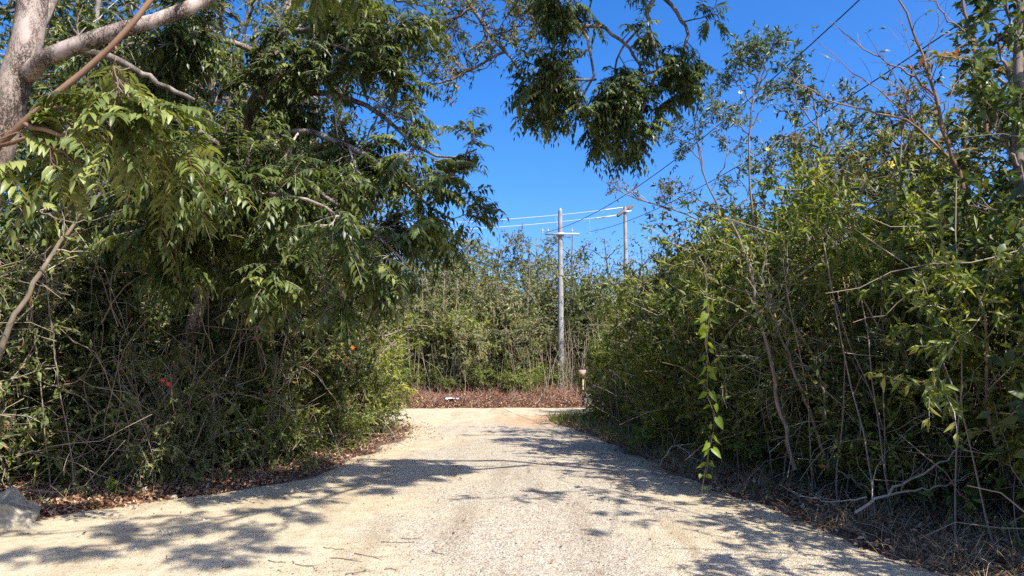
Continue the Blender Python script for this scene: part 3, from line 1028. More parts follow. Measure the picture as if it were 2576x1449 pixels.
# --- leaning tree in the middle of the left thicket
B = at(335, 1195, 10.3)
base = (B[0], B[1], .03)
LIMB2 = [
    (ats((590, 410, 9.8), (690, 420, 9.2), (800, 480, 8.6), (900, 560, 8.1), (980, 620, 8.0), (1020, 660, 8.0)), .05, .014),
    (ats((600, 370, 9.8), (740, 330, 9.2), (880, 370, 8.8), (990, 440, 8.6), (1070, 510, 8.7), (1140, 555, 8.8)), .055, .012),
    (ats((640, 250, 9.8), (780, 230, 9.3), (930, 270, 9.0), (1050, 370, 9.0), (1130, 395, 9.0), (1200, 375, 9.0)), .055, .01),
    (ats((575, 480, 9.6), (530, 460, 8.6), (490, 450, 7.6), (460, 470, 7.0)), .035, .01),
    (ats((560, 520, 9.6), (630, 500, 8.4), (720, 490, 7.4), (820, 520, 7.2), (870, 560, 7.2)), .04, .01),
    (ats((700, 90, 9.9), (830, 60, 9.4), (960, 60, 9.1), (1060, 90, 9.0)), .045, .012),
    (ats((530, 660, 10), (640, 650, 8.8), (730, 670, 8.0), (810, 690, 7.9)), .035, .01),
    (ats((570, 500, 9.6), (480, 530, 8.6), (410, 590, 7.8), (370, 610, 7.5)), .03, .008),
    (ats((680, 150, 9.9), (560, 100, 9.2), (430, 120, 8.6), (330, 90, 8.4)), .05, .012),
    (ats((600, 400, 9.8), (480, 330, 9.0), (380, 380, 8.4), (250, 470, 8.0), (150, 560, 8.0)), .045, .01),
    (ats((620, 300, 9.8), (760, 140, 9.3), (860, 120, 9.0), (930, 170, 8.9)), .045, .01),
    (ats((560, 560, 9.8), (700, 590, 9.2), (850, 620, 9.0), (960, 690, 9.0)), .04, .01),
]
tree("leaning_tree", "leaning tree in the left thicket, feather-leaved boughs hanging over the road", "tree", base,
     ([base, at(400, 1020, 10.3), at(470, 870, 10.2), at(515, 720, 10.0), at(555, 560, 9.9), at(592, 400, 9.8), at(650, 230, 9.8), at(720, 40, 9.9), at(780, -150, 10.2), at(800, -320, 10.6)], .105, .05),
     LIMB2, 'pink', frond_crown(13, .6, 5, .34, 4, .32, 5, .125, .36, .32, .1, seed=13, tmu=.42, up=.12), 'frond', 'pale')

# --- open small-leaved tree whose boughs reach over the road, top middle
base = (-4.6, 12.6, 0.05)
tree("small_leaved_tree", "open tree with fine leaves and dark arching boughs, top middle left of the sky gap", "tree", base,
     ([base, at(640, 800, 12.4), at(720, 400, 12), at(850, 50, 11.4), at(1020, -160, 10.6)], .1, .06),
     [(ats((1040, -150, 10.6), (1130, -60, 10.2), (1190, 20, 10), (1235, 90, 9.9), (1280, 140, 9.8), (1310, 175, 9.8), (1350, 200, 9.8)), .05, .012),
      (ats((1270, 130, 9.8), (1200, 165, 9.9), (1120, 205, 10), (1030, 215, 10.2), (950, 205, 10.4)), .022, .008),
      (ats((1190, 20, 10), (1100, 60, 10.1), (1000, 80, 10.3)), .02, .008),
      (ats((1235, 90, 9.9), (1300, 70, 9.7), (1335, 40, 9.6)), .016, .006),
      (ats((800, 200, 11.7), (960, 260, 11), (1040, 330, 10.6), (1070, 400, 10.4)), .02, .006),
      (ats((990, 0, 10.8), (1080, 20, 10.4), (1150, 60, 10.2)), .02, .006),
      (ats((960, -60, 10.8), (1080, -20, 10.3), (1220, -10, 10.0), (1310, 10, 9.8)), .02, .006),
      (ats((860, 60, 11.4), (930, 120, 11), (1000, 150, 10.6), (1060, 150, 10.3)), .02, .006)],
     'grey', small_crown(14, .65, 6, .34, 15, .06, .38, seed=21, t0=.05, tmu=.6), 'mid', 'brown')

# --- tree at the right edge, trunk out of sight, boughs hanging over the road at the top
base = (5.6, 6.9, .05)
tree("overhanging_tree", "boughs of dark hanging leaves against the sky at the top centre", "tree", base,
     ([base, (5.5, 6.9, 2.2), (5.3, 7.0, 4.4), (4.8, 7.2, 6.2), (4.1, 7.4, 7.2)], .12, .06),
     [([(4.1, 7.4, 7.2), at(1700, -220, 7.8), at(1520, -120, 7.8), at(1430, -20, 7.9), at(1448, 60, 7.9), at(1490, 120, 8), at(1500, 200, 8.0), at(1450, 270, 8.1)], .06, .012),
      ([(4.1, 7.4, 7.2), at(1720, -120, 7.9), at(1660, -20, 8), at(1620, 60, 8), at(1650, 130, 8), at(1640, 220, 8), at(1600, 330, 8)], .06, .012),
      (ats((1448, 60, 7.9), (1530, 80, 8), (1590, 130, 8), (1610, 190, 8.1), (1560, 270, 8.1)), .025, .01),
      (ats((1660, -20, 8), (1700, 30, 8), (1730, 90, 8), (1710, 170, 8), (1700, 230, 8)), .025, .01),
      (ats((1500, 200, 8.0), (1420, 210, 8.1), (1370, 200, 8.2), (1360, 260, 8.2)), .015, .008),
      (ats((1430, -20, 7.9), (1390, -10, 8)), .012, .006),
      (ats((1490, 120, 8), (1420, 170, 8), (1380, 240, 8)), .015, .007),
      (ats((1650, 180, 8), (1570, 220, 8), (1540, 330, 8)), .018, .007),
      (ats((1620, 60, 8), (1560, 130, 8.1), (1550, 220, 8.1), (1580, 330, 8.1)), .015, .007),
      ([(4.3, 7.2, 6.8), (3.2, 6.4, 6.9), (2.2, 5.6, 6.8), (1.2, 5.0, 6.6), (.2, 4.6, 6.4)], .05, .015),
      ([(3.2, 6.4, 6.9), (2.6, 5.4, 7.1), (2.0, 4.4, 7.2)], .03, .012),
      ([(2.2, 5.6, 6.8), (1.4, 5.8, 6.8), (.6, 5.9, 6.7)], .03, .012),
      ([(2.2, 5.6, 6.8), (1.6, 4.2, 6.7), (.6, 3.4, 6.6), (-.7, 2.9, 6.5)], .035, .012),
      ([(1.6, 4.2, 6.7), (1.8, 3.0, 6.7), (1.5, 2.1, 6.6)], .03, .012),
      ([(1.6, 4.2, 6.7), (.9, 2.8, 6.8), (.1, 2.2, 6.8)], .03, .012),
      ([(3.8, 7.0, 6.9), (2.6, 6.8, 6.7), (1.2, 6.6, 6.6), (.2, 6.2, 6.5)], .03, .01),
      ([(3.2, 6.4, 6.9), (1.6, 6.0, 6.5), (.4, 5.4, 6.4)], .03, .01),
      ([(3.6, 6.7, 6.9), (3.0, 7.0, 7.0), (2.4, 6.8, 7.0)], .03, .012)],
     'grey', frond_crown(10, .34, 5, .22, 3, .18, 4, .09, .36, .45, .3, seed=31, tmu=.45), 'dark', 'brown')

# --- generic small-leaved trees behind the left thicket and elsewhere
def back_tree(x, y, H, lean, seed, label, group, lm='mid', tm='pale', bark='grey', dens=1.0, size=.075, spread=1.0, name="thicket_tree"):
    rng = np.random.default_rng(seed)
    z0 = float(gh(np.array(x), np.array(y)))
    top = np.array([x + lean, y + rng.normal(0, .4), H])
    base = np.array([x, y, z0])
    mid = base * .5 + top * .5 + rng.normal(0, .2, 3)
    T = smooth_path([base, mid, top], 8)
    limbs = []
    for k in range(11):
        t = .35 + .62 * k / 10
        p = T[int(t * 7)]
        a = k * 2.4 + rng.random()
        L = spread * (1.7 - .8 * t) * (.8 + .4 * rng.random())
        limbs.append(([p, p + np.array([math.cos(a) * L * .5, math.sin(a) * L * .5, .35 * L]), p + np.array([math.cos(a) * L, math.sin(a) * L, .55 * L])], .03, .01))
    return tree(name, label, "tree", tuple(base), ([base, mid, top], .06 + H * .006, .02), limbs, bark,
                small_crown(int(8 * dens), .75, 5, .45, int(18 * dens), size * 1.15, .42, seed=seed, tmu=.5, ctr=tuple(base * .4 + top * .6)), lm, tm, group)


bt = [(-5.4, 11.5, 7.8, .9, 'dark'), (-3.9, 12.4, 6.6, .5, 'dark'), (-6.9, 10.9, 8.6, .8, 'dark'), (-4.6, 13.6, 8.4, .9, 'mid'), (-7.0, 12.4, 9.0, .6, 'mid'), (-5.8, 13.8, 9.4, .8, 'olive'), (-8.2, 12.6, 8.6, .3, 'olive'), (-3.6, 15.0, 5.2, .2, 'mid'), (-4.9, 11.6, 6.6, .3, 'dark'), (-7.6, 10.2, 7.2, .3, 'mid'), (-5.6, 17.5, 7.0, .3, 'mid'), (-9.2, 11.5, 7.5, .4, 'mid'), (-7.4, 13.6, 8.2, .3, 'dark'), (-6.2, 15.4, 8.5, .5, 'mid'), (-5.0, 13.2, 7.6, .4, 'olive'), (-4.4, 15.8, 6.4, .3, 'mid'), (-8.8, 15.5, 9.0, 0, 'dark'), (-10.8, 14, 8.2, .2, 'mid'),
      (-6.4, 11.2, 6.8, .2, 'dark')]
for i, (x, y, H, l, lm) in enumerate(sorted(bt)):
    back_tree(x, y, H, l, 60 + i, f"{dict(mid='mid-green', dark='dark green', olive='olive-green')[lm]} tree in the left thicket, {'leftmost' if i == 0 else ORD[i] + ' from the left'} of those behind", "trees in the left thicket", lm)
bt = [(6.6, 9.0, 5.6, .2, 'dark'), (6.3, 11.6, 5.4, 0, 'mid'), (5.9, 14.2, 5.4, 0, 'bright'), (7.6, 7.4, 7.0, 0, 'dark'), (8.4, 10.4, 6.6, 0, 'mid')]
for i, (x, y, H, l, lm) in enumerate(sorted(bt, key=lambda b: b[1])):
    back_tree(x, y, H, l, 80 + i, f"{dict(mid='mid-green', dark='dark green', bright='bright green')[lm]} tree in the right thicket, {ORD[i]} from the camera of those behind", "trees in the right thicket", lm)
bt = [(-2.6, 35.5, 7.4, 'olive'), (-.6, 36, 7.9, 'olive'), (1.2, 35.8, 7.6, 'olive'), (4.6, 36.8, 7.6, 'autumn'), (6.4, 36.5, 7.2, 'autumn'), (-5.5, 35.5, 7.2, 'mid'), (-8, 36, 7.6, 'mid'), (3.0, 36.4, 7.8, 'autumn')]
for i, (x, y, H, lm) in enumerate(sorted(bt)):
    back_tree(x, y, H, 0, 90 + i, f"{dict(mid='mid-green', autumn='thin rust-tipped', olive='olive-green')[lm]} tree beyond the junction, {'leftmost' if i == 0 else ORD[i] + ' from the left'} on the skyline",
              "trees on the skyline beyond the junction", lm, dens=.35 if lm == 'autumn' else 1.0, size=.09, spread=1.2)


# --- sparse tall trees standing against the sky on the right
def sparse(label, pts, r0, limbs, seed, lm='blue', per=7, perl=11, l1=.38, l2=.25, size=.075, name="slender_tree"):
    d = pts[0][2]
    b = at(pts[0][0], pts[0][1], d)
    base = (float(b[0]), float(b[1]), 0.05)
    P = [base] + [at(*p) for p in pts]
    L = [(ats(*q), .012, .004) for q in limbs] + [(ats(*pts[len(pts) // 2:]), .012, .005)]
    return tree(name, label, "tree", base, (P, r0, .008), L, 'slim', small_crown(per, l1, 4, l2, perl, size, .34, seed=seed, t0=.25, tmu=.6, minr=.002), lm, 'pale', "slender trees against the sky on the right")


sparse("tallest slender tree against the open sky, small crown above the right thicket", [(1900, 640, 11), (1888, 480, 11), (1885, 330, 11), (1900, 220, 11), (1935, 110, 11)], .03,
       [((1886, 330, 11), (1930, 250, 11), (1980, 200, 11)), ((1890, 260, 11), (1850, 200, 11.1), (1840, 170, 11)), ((1905, 210, 11), (1930, 150, 11), (1960, 110, 11)), ((1895, 240, 11), (1925, 180, 10.9), (1900, 120, 10.9)),
        ((1885, 340, 11), (1840, 300, 11), (1800, 260, 11)), ((1905, 200, 11), (1860, 150, 11), (1880, 110, 11))], 41)
sparse("slender tree with two drooping leafy shoots right of the tallest one", [(2080, 600, 10), (2070, 460, 10), (2060, 330, 10), (2040, 220, 10)], .03,
       [((2055, 320, 10), (2010, 260, 10), (1990, 180, 10)), ((2060, 360, 10), (2100, 290, 10), (2130, 240, 10)), ((2070, 460, 10), (2020, 380, 10), (1990, 300, 10)), ((2065, 400, 10), (2120, 350, 10), (2180, 300, 10))], 42)
sparse("thin leafy tree leaning left over the wire, lowest of the slender ones", [(1830, 700, 13), (1820, 560, 13), (1770, 440, 13), (1750, 330, 13), (1740, 270, 13)], .03,
       [((1760, 400, 13), (1720, 360, 13), (1690, 330, 13)), ((1790, 480, 13), (1830, 380, 13), (1800, 280, 13)), ((1750, 330, 13), (1790, 290, 13), (1840, 270, 13)), ((1800, 520, 13), (1740, 500, 13), (1680, 490, 13))], 43)
sparse("feathery bough arching out of the right thicket beside the far pole", [(1850, 760, 13), (1780, 580, 13), (1700, 530, 13), (1600, 500, 13), (1540, 470, 13)], .03,
       [((1700, 530, 13), (1660, 500, 13), (1650, 480, 13)), ((1620, 505, 13), (1580, 480, 13), (1540, 460, 13)), ((1780, 580, 13), (1730, 480, 13), (1700, 470, 13))], 44, 'mid', 5, 8, .3, .2, .05)
sparse("leafy slender tree between the bare-branched tree and the tallest one", [(2240, 640, 9.5), (2260, 460, 9.5), (2270, 330, 9.5), (2285, 220, 9.5)], .025,
       [((2260, 460, 9.5), (2200, 400, 9.5), (2150, 380, 9.5)), ((2265, 400, 9.5), (2300, 320, 9.5), (2290, 270, 9.5)), ((2250, 500, 9.5), (2180, 480, 9.5), (2110, 440, 9.5))], 45, 'mid', 6, 8)
sparse("dense leafy slender tree rising mid way along the right thicket", [(1960, 720, 11.5), (1960, 560, 11.5), (1980, 450, 11.5), (2000, 360, 11.5)], .03,
       [((1960, 560, 11.5), (1890, 500, 11.5), (1850, 430, 11.5)), ((1965, 520, 11.5), (2030, 450, 11.5), (2080, 400, 11.5)), ((1970, 480, 11.5), (1930, 420, 11.5), (1920, 350, 11.5)), ((1960, 600, 11.5), (2040, 540, 11.5), (2100, 480, 11.5))], 46, 'blue', 8, 10, .45)

# --- bare-branched tree
b = at(2420, 900, 8.2)
base = (float(b[0]), float(b[1]), .05)
bare_limbs = [
    (ats((2395, 400, 8.2), (2365, 300, 8.2), (2340, 200, 8.2), (2310, 110, 8.2), (2270, 10, 8.2), (2240, -80, 8.2)), .022, .008),
    (ats((2385, 395, 8.2), (2290, 310, 8.1), (2200, 280, 8.1), (2090, 250, 8.0), (2020, 215, 8.0), (1985, 190, 8.0)), .016, .005),
    (ats((2350, 240, 8.2), (2280, 180, 8.1), (2200, 140, 8.1), (2140, 100, 8.1), (2110, 70, 8.0)), .012, .004),
    (ats((2300, 310, 8.1), (2190, 210, 8.1), (2120, 160, 8.0), (2060, 110, 8.0)), .008, .003),
    (ats((2480, 330, 8.3), (2460, 200, 8.3), (2445, 100, 8.3), (2425, 20, 8.3), (2410, -60, 8.3)), .026, .014),
    (ats((2440, 90, 8.3), (2390, 50, 8.2), (2340, 0, 8.2), (2310, -30, 8.2)), .01, .004),
    (ats((2440, 80, 8.3), (2480, 30, 8.2), (2530, -20, 8.2)), .01, .004),
    (ats((2440, 90, 8.3), (2380, 140, 8.2), (2290, 190, 8.2)), .006, .003),
    (ats((2480, 300, 8.3), (2400, 230, 8.2), (2320, 190, 8.2)), .009, .003),
    (ats((2340, 200, 8.2), (2330, 130, 8.2), (2360, 60, 8.1), (2350, 0, 8.1)), .008, .003),
    (ats((2365, 300, 8.2), (2400, 220, 8.2), (2450, 150, 8.2)), .007, .003),
    (ats((2350, 260, 8.2), (2310, 200, 8.1), (2270, 60, 8.0)), .006, .002),
    (ats((2290, 310, 8.1), (2290, 260, 8.0), (2250, 190, 8.0), (2200, 110, 8.0)), .006, .002),
]


def bare_crown(lg, wg, L):
    rng = np.random.default_rng(3)
    P, r = stack(L)
    b1, r1 = spawn(rng, P, r, 6, .2, 1, .4, .7, .3, .15, 5, .5)
    tubes(wg, b1, np.maximum(r1, .0022), 3)
    b2, r2 = spawn(rng, b1, r1, 1, .5, 1, .12, .7, .3, .2, 3, .5)
    twig_leaves(lg, rng, b2[::3], r2[::3], 3, LT4, .06, .4)


tree("bare_tree", "nearly leafless tree with long reddish arching branches against the sky at the right", "tree", base,
     ([base, at(2430, 700, 8.2), at(2430, 520, 8.2), at(2410, 430, 8.2), at(2395, 400, 8.2)], .05, .028), bare_limbs, 'brown', bare_crown, 'mid', 'red')

# --- dark broad-leaved tree at the right edge of the picture
b = at(2600, 1240, 6.6)
base = (float(b[0]), float(b[1]), .05)
tree("broad_leaved_tree", "dark tree with broad oval leaves at the right edge", "tree", base,
     ([base, at(2590, 900, 6.6), at(2570, 500, 6.7), at(2560, 200, 6.8), at(2580, -100, 6.9)], .08, .04),
     [(ats((2575, 600, 6.7), (2520, 540, 6.5), (2470, 520, 6.4)), .02, .008), (ats((2565, 420, 6.7), (2520, 330, 6.6), (2500, 230, 6.5)), .02, .008),
      (ats((2560, 250, 6.8), (2520, 150, 6.7), (2500, 60, 6.7)), .02, .008), (ats((2560, 100, 6.8), (2520, 0, 6.8), (2480, -60, 6.8)), .02, .008),
      (ats((2580, 700, 6.6), (2530, 640, 6.3), (2490, 620, 6.2)), .018, .008), (ats((2585, 850, 6.6), (2520, 800, 6.4), (2450, 780, 6.3)), .018, .008),
      (ats((2570, 380, 6.7), (2620, 250, 6.6), (2640, 120, 6.6)), .02, .008), (ats((2570, 500, 6.7), (2620, 430, 6.6), (2650, 330, 6.6)), .02, .008),
      ([(4.75, 6.75, 5.2), (4.7, 5.6, 5.7), (4.5, 4.4, 5.8), (4.3, 3.5, 5.8)], .014, .006), ([(4.7, 5.6, 5.7), (5.2, 4.4, 5.6), (5.4, 3.3, 5.4)], .014, .006), ([(4.7, 6.0, 5.5), (4.0, 5.4, 5.9), (3.3, 4.9, 6.1)], .012, .006)],
     'grey', small_crown(8, .4, 4, .25, 9, .1, .5, seed=51, tmpl=LT4, tmu=.4, t0=.1), 'dark', 'brown')


# --- slim stems seen in the thickets
def stem_thing(label, pts, r0, r1, mat='slim', name="slim_sapling", leafy=True):
    P = ats(*pts)
    base = tuple(P[0])
    root = empty(name, base)
    if name == "liana": tag(root, label, "liana", "lianas in the thickets")
    else: tag(root, label, "sapling", "slim saplings in the thickets")
    g = Geo()
    Pp, r = limb(g, P, r0, r1, 20, 7, .01, .04)
    g.build("trunk", BK[mat], root, True, base)
    if leafy:
        rng = np.random.default_rng(abs(int(pts[0][0])) + 7)
        tg, lg = Geo(), Geo()
        b1, r1_ = spawn(rng, Pp, r, 12, .5, 1, .5, .8, .1, .2, 5, .4)
        tubes(tg, b1, np.maximum(r1_, .003), 3)
        twig_leaves(lg, rng, b1, r1_, 7, LT4, .08, .45)
        tg.build("twigs", TW['pale'], root, False, base)
        lg.build("foliage", LM['mid'], root, False, base)
    return root


def gdepth(py): return 1.6 * F / (py - 905.0)


stem_thing("pale bare stem leaning right at the left edge, from low left to the thicket", [(-20, 960, 7.6), (0, 885, 7.6), (60, 760, 7.6), (130, 640, 7.7), (185, 560, 7.8), (260, 480, 7.9)], .035, .015)
stem_thing("thin straight pale stem standing at the left road edge below the feather leaves", [(657, 1178, gdepth(1180)), (668, 1100, 10.6), (680, 1010, 10.5), (700, 900, 10.5)], .022, .01, leafy=True)
stem_thing("thin pale stem at the far left above the leaf litter", [(48, 1168, 9.0), (60, 1060, 9.0), (75, 930, 9.0), (80, 800, 9.0)], .025, .01)
stem_thing("left one of two long bare stems leaning left in the right thicket", [(2000, 1180, 8.6), (1960, 1020, 8.5), (1935, 900, 8.4), (1905, 770, 8.4), (1880, 660, 8.4), (1840, 560, 8.5)], .026, .012)
stem_thing("right one of two long bare stems leaning left in the right thicket", [(2090, 1180, 8.6), (2030, 1020, 8.5), (1985, 900, 8.4), (1955, 820, 8.4), (1925, 720, 8.4), (1870, 640, 8.4)], .022, .01)
stem_thing("pale forked stem crossing diagonally up through the right thicket crown", [(1950, 850, 8.5), (1990, 720, 8.5), (2050, 660, 8.4), (2110, 600, 8.4), (2170, 460, 8.4), (2240, 400, 8.4)], .016, .006)
for lb, pts in (("thin yellowish shoot hanging straight down in the dark of the left thicket", [(618, 640, 8.4), (612, 740, 8.4), (590, 840, 8.5), (565, 915, 8.6)]),
                ("pale liana hanging beside the yellowish shoot in the left thicket", [(528, 600, 8.6), (520, 720, 8.6), (512, 800, 8.6), (540, 890, 8.7)]),
                ("pale crooked liana crossing low in front of the leaning trunk", [(120, 1060, 9.2), (220, 930, 9.1), (330, 880, 9.1), (430, 840, 9.2)]),
                ("pale liana arching low over the ground in the left thicket", [(420, 1120, 9.6), (500, 1010, 9.4), (600, 990, 9.4), (720, 1030, 9.6), (800, 1100, 10)]),
                ("pale liana rising from the leaf litter at the far left", [(180, 1190, 8.9), (230, 1080, 8.8), (210, 960, 8.8), (260, 850, 8.9), (240, 740, 9)]),
                ("long pale twig sloping across the left thicket below the smooth brown stem", [(0, 500, 7.2), (90, 530, 7.3), (200, 560, 7.4), (330, 520, 7.6)]),
                ("pale dry twig slanting through the upper right thicket", [(2000, 640, 9), (2080, 560, 9), (2180, 520, 9), (2300, 440, 9)])):
    stem_thing(lb, pts, .008, .004, 'slim', "liana", False)
for i, px in enumerate((1028, 1062, 1092, 1118, 1148, 1240, 1330)):
    stem_thing(f"pale slim trunk rising from the bank beyond the junction, {('leftmost' if i == 0 else ORD[i] + ' from the left')}",
               [(px, 988, 30.2), (px + 3, 930, 30.3), (px - 4 + 3 * (i % 3), 850, 30.4), (px + 2, 700 - 20 * (i % 4), 30.8)], .045, .02)

# ------------------------------------------------------------------ utility poles and wires
m_con, nt, b = new_mat("weathered_concrete")
tc = nt.nodes.new("ShaderNodeTexCoord").outputs["Object"]
a = noise_node(nt, tc, 5, 6)
r = ramp(nt, [(.3, (.22, .21, .185)), (.6, (.32, .305, .275)), (.8, (.38, .365, .33))])
nt.links.new(a.outputs["Fac"], r.inputs[0])
nt.links.new(r.outputs[0], b.inputs["Base Color"])
b.inputs["Roughness"].default_value = .9
m_wood, nt, b = new_mat("weathered_timber")
tc = nt.nodes.new("ShaderNodeTexCoord").outputs["Object"]
a = noise_node(nt, tc, 14, 6)
r = ramp(nt, [(.3, (.1, .06, .04)), (.7, (.2, .13, .09))])
nt.links.new(a.outputs["Fac"], r.inputs[0])
nt.links.new(r.outputs[0], b.inputs["Base Color"])
b.inputs["Roughness"].default_value = .85


def flat_mat(name, c, rough=.6, metal=0.0):
    m, nt, b = new_mat(name)
    tc = nt.nodes.new("ShaderNodeTexCoord").outputs["Object"]
    a = noise_node(nt, tc, 30, 4)
    r = ramp(nt, [(.3, tuple(x * .8 for x in c)), (.7, c)])
    nt.links.new(a.outputs["Fac"], r.inputs[0])
    nt.links.new(r.outputs[0], b.inputs["Base Color"])
    b.inputs["Roughness"].default_value = rough
    b.inputs["Metallic"].default_value = metal
    return m


m_galv = flat_mat("galvanised_steel", (.5, .51, .52), .5, .4)
m_ins = flat_mat("insulator_polymer", (.6, .5, .3), .4)
m_wire = flat_mat("dark_cable", (.03, .03, .03), .6)
m_alu = flat_mat("bare_aluminium_wire", (.5, .51, .52), .5, .2)


def box(g, c, s, R3=None):
    c = np.array(c, float)
    v = np.array([[x, y, z] for x in (-1, 1) for y in (-1, 1) for z in (-1, 1)], float) * np.array(s) / 2
    # bevelled look: inset ring at the ends is not needed at this size
    if R3 is not None: v = v @ np.array(R3).T
    q = [(0, 1, 3, 2), (4, 6, 7, 5), (0, 4, 5, 1), (2, 3, 7, 6), (0, 2, 6, 4), (1, 5, 7, 3)]
    f = [t for a, b_, c_, d in q for t in ((a, b_, c_), (a, c_, d))]
    g.add(v + c, f)


def bar(g, a, b, w, h, up=(0, 0, 1)):
    a, b = np.array(a, float), np.array(b, float)
    X = nrm(b - a)
    Z = nrm(np.array(up, float) - np.dot(up, X) * X)
    Y = np.cross(Z, X)
    box(g, (a + b) / 2, (np.linalg.norm(b - a), w, h), np.stack([X, Y, Z], 1))


def cyl(g, a, b, r0, r1, sides=10, cap=True):
    a, b = np.array(a, float), np.array(b, float)
    tubes(g, np.stack([a, b])[None], np.array([[r0, r1]]), sides, 0.5)
    if cap:
        n0 = g.n
        tubes(g, np.stack([b, b + nrm(b - a) * .002])[None], np.array([[r1, .0005]]), sides, .5)
        tubes(g, np.stack([a, a - nrm(b - a) * .002])[None], np.array([[r0, .0005]]), sides, .5)


D1 = 30.4
pb = at(1412, 985, D1)
pb[2] = .3
p_top = at(1412.5, 530, D1)
root = empty("utility_pole", (pb[0], D1, .2))
tag(root, "pale concrete pole with a low steel crossarm, left one of two", "utility pole", "utility poles")
o0 = (pb[0], D1, .2)
g = Geo()
cyl(g, (pb[0], D1, .1), (pb[0], D1, p_top[2]), .15, .085, 8)
g.build("pole", m_con, root, False, o0)
g = Geo()
ca, cb = at(1371, 588, D1 - .15), at(1457, 590, D1 - .15)
zc = (ca[2] + cb[2]) / 2
bar(g, (ca[0], D1 - .17, zc), (cb[0], D1 - .17, zc), .06, .07)
g.build("crossarm", m_galv, root, False, o0)
g = Geo()
box(g, (pb[0], D1 - .11, zc), (.3, .03, .16))
box(g, (pb[0], D1 + .13, zc), (.3, .03, .14))
g.build("bracket", m_galv, root, False, o0)
for xx in (ca[0] + .12, pb[0] - .75, cb[0] - .3):
    g = Geo()
    cyl(g, (xx, D1 - .17, zc + .05), (xx, D1 - .17, zc + .22), .022, .03, 8)
    cyl(g, (xx, D1 - .17, zc + .13), (xx, D1 - .17, zc + .17), .045, .04, 8)
    g.build("insulator", m_ins, root, False, o0)
g = Geo()
cyl(g, (pb[0], D1, p_top[2] + .002), (pb[0], D1, p_top[2] + .1), .06, .05, 8)
g.build("cap", m_ins, root, False, o0)

rngc = np.random.default_rng(77)
root = empty("climbing_vine", (pb[0], D1, .2))
tag(root, "dry pale climber tangled round the foot of the concrete pole", "vine")
cg, cl = Geo(), Geo()
th = np.linspace(0, 1, 16)
CP_ = np.stack([np.stack([pb[0] + (.17 + .12 * rngc.random()) * np.cos(a0 + 9 * th), D1 + (.17 + .12 * rngc.random()) * np.sin(a0 + 9 * th), .3 + (.8 + 1.3 * rngc.random()) * th], 1) for a0 in rngc.random(14) * 6.3])
CP_ += rngc.normal(0, .03, CP_.shape)
tubes(cg, CP_, np.full((14, 16), .008), 3)
c1, cr1 = spawn(rngc, CP_, np.full((14, 16), .006), 14, 0, 1, .4, 1.2, .1, .35, 5, .7)
tubes(cg, c1, np.maximum(cr1, .004), 3)
twig_leaves(cl, rngc, c1, cr1, 7, LT2, .08, .45)
cg.build("stems", TW['pale'], root, False, (pb[0], D1, .2))
cl.build("foliage", LM['olive'], root, False, (pb[0], D1, .2))

D2 = 36.0
qb = at(1575, 700, D2)
q_top = at(1572, 520, D2)
root = empty("utility_pole", (q_top[0] + .02, D2, .3))
tag(root, "pale concrete pole with brown timber crossarms at its top, right one of the two poles", "utility pole", "utility poles")
o0 = (q_top[0] + .02, D2, .3)
g = Geo()
cyl(g, (qb[0], D2, .1), (q_top[0], D2, q_top[2]), .14, .08, 8)
g.build("pole", m_con, root, False, o0)
for (pa, pz, dd) in (((1554, 543, D2 - .9), (1582, 520, D2 + .7), 0), ((1570, 534, D2 + .15), (1591, 518, D2 + 1.1), 0)):
    g = Geo()
    bar(g, at(*pa), at(*pz), .1, .12)
    g.build("crossarm", m_wood, root, False, o0)
g = Geo()
cc = at(1576, 529, D2)
bar(g, (q_top[0] - .16, D2 - .12, cc[2] - .12), (q_top[0] + .3, D2 - .12, cc[2] - .06), .03, .08)
g.build("brace", m_galv, root, False, o0)


def wire(label, A, Bp, sag, r, mat, extras=(), n=40):
    A, Bp = np.array(A), np.array(Bp)
    t = np.linspace(0, 1, n)[:, None]
    P = A * (1 - t) + Bp * t - np.array([0, 0, 1.]) * sag * 4 * t * (1 - t)
    o0 = tuple(A)
    root = empty("overhead_wire", o0)
    tag(root, label, "cable", "overhead wires")
    g = Geo()
    tubes(g, P[None], np.full((1, n), r), 5, .5)
    g.build("conductor", mat, root, True, o0)
    for kind, a, b, rr, mt in extras:
        g = Geo()
        k = max(3, int(np.linalg.norm(b - a) / .06))
        q = np.linspace(0, 1, k * 2)[:, None]
        pr = np.where(np.arange(k * 2) % 2 == 0, rr, rr * .55) if kind == "insulator" else np.full(k * 2, rr)
        tubes(g, (a * (1 - q) + b * q)[None], pr[None], 6, .5)
        g.build(kind, mt, root, False, o0)
    return root


A1, B1 = at(1020, 565, 29), at(1569, 522, D2)
wire("upper pale power line running left from the timber-armed pole behind the taller concrete pole", A1, B1, .12, .014, m_alu,
     [("insulator", at(1522, 527.5, D2 - .6), at(1567, 522.3, D2 - .1), .035, m_ins), ("dropper", at(1397, 545, 33.5), at(1404, 572, 33.5), .009, m_alu)])
A1, B1 = at(1100, 580, 29), at(1557, 540, D2 - .8)
wire("lower pale power line running left from the timber-armed pole", A1, B1, .1, .014, m_alu,
     [("insulator", at(1500, 549.5, D2 - 1.6), at(1548, 542.3, D2 - 1), .035, m_ins), ("dropper", at(1482, 551.5, 34.4), at(1486, 592, 34.4), .009, m_alu)])
wire("dark cable from the low crossarm climbing over the sky gap to the top right", at(1372, 585, D1 - .17), at(2330, -160, 9.5), .72, .011, m_wire)
wire("dark cable passing behind the timber-armed pole and the bare branches on the right", at(1484, 583, 34.4), at(2560, -40, 9.0), .55, .011, m_wire)

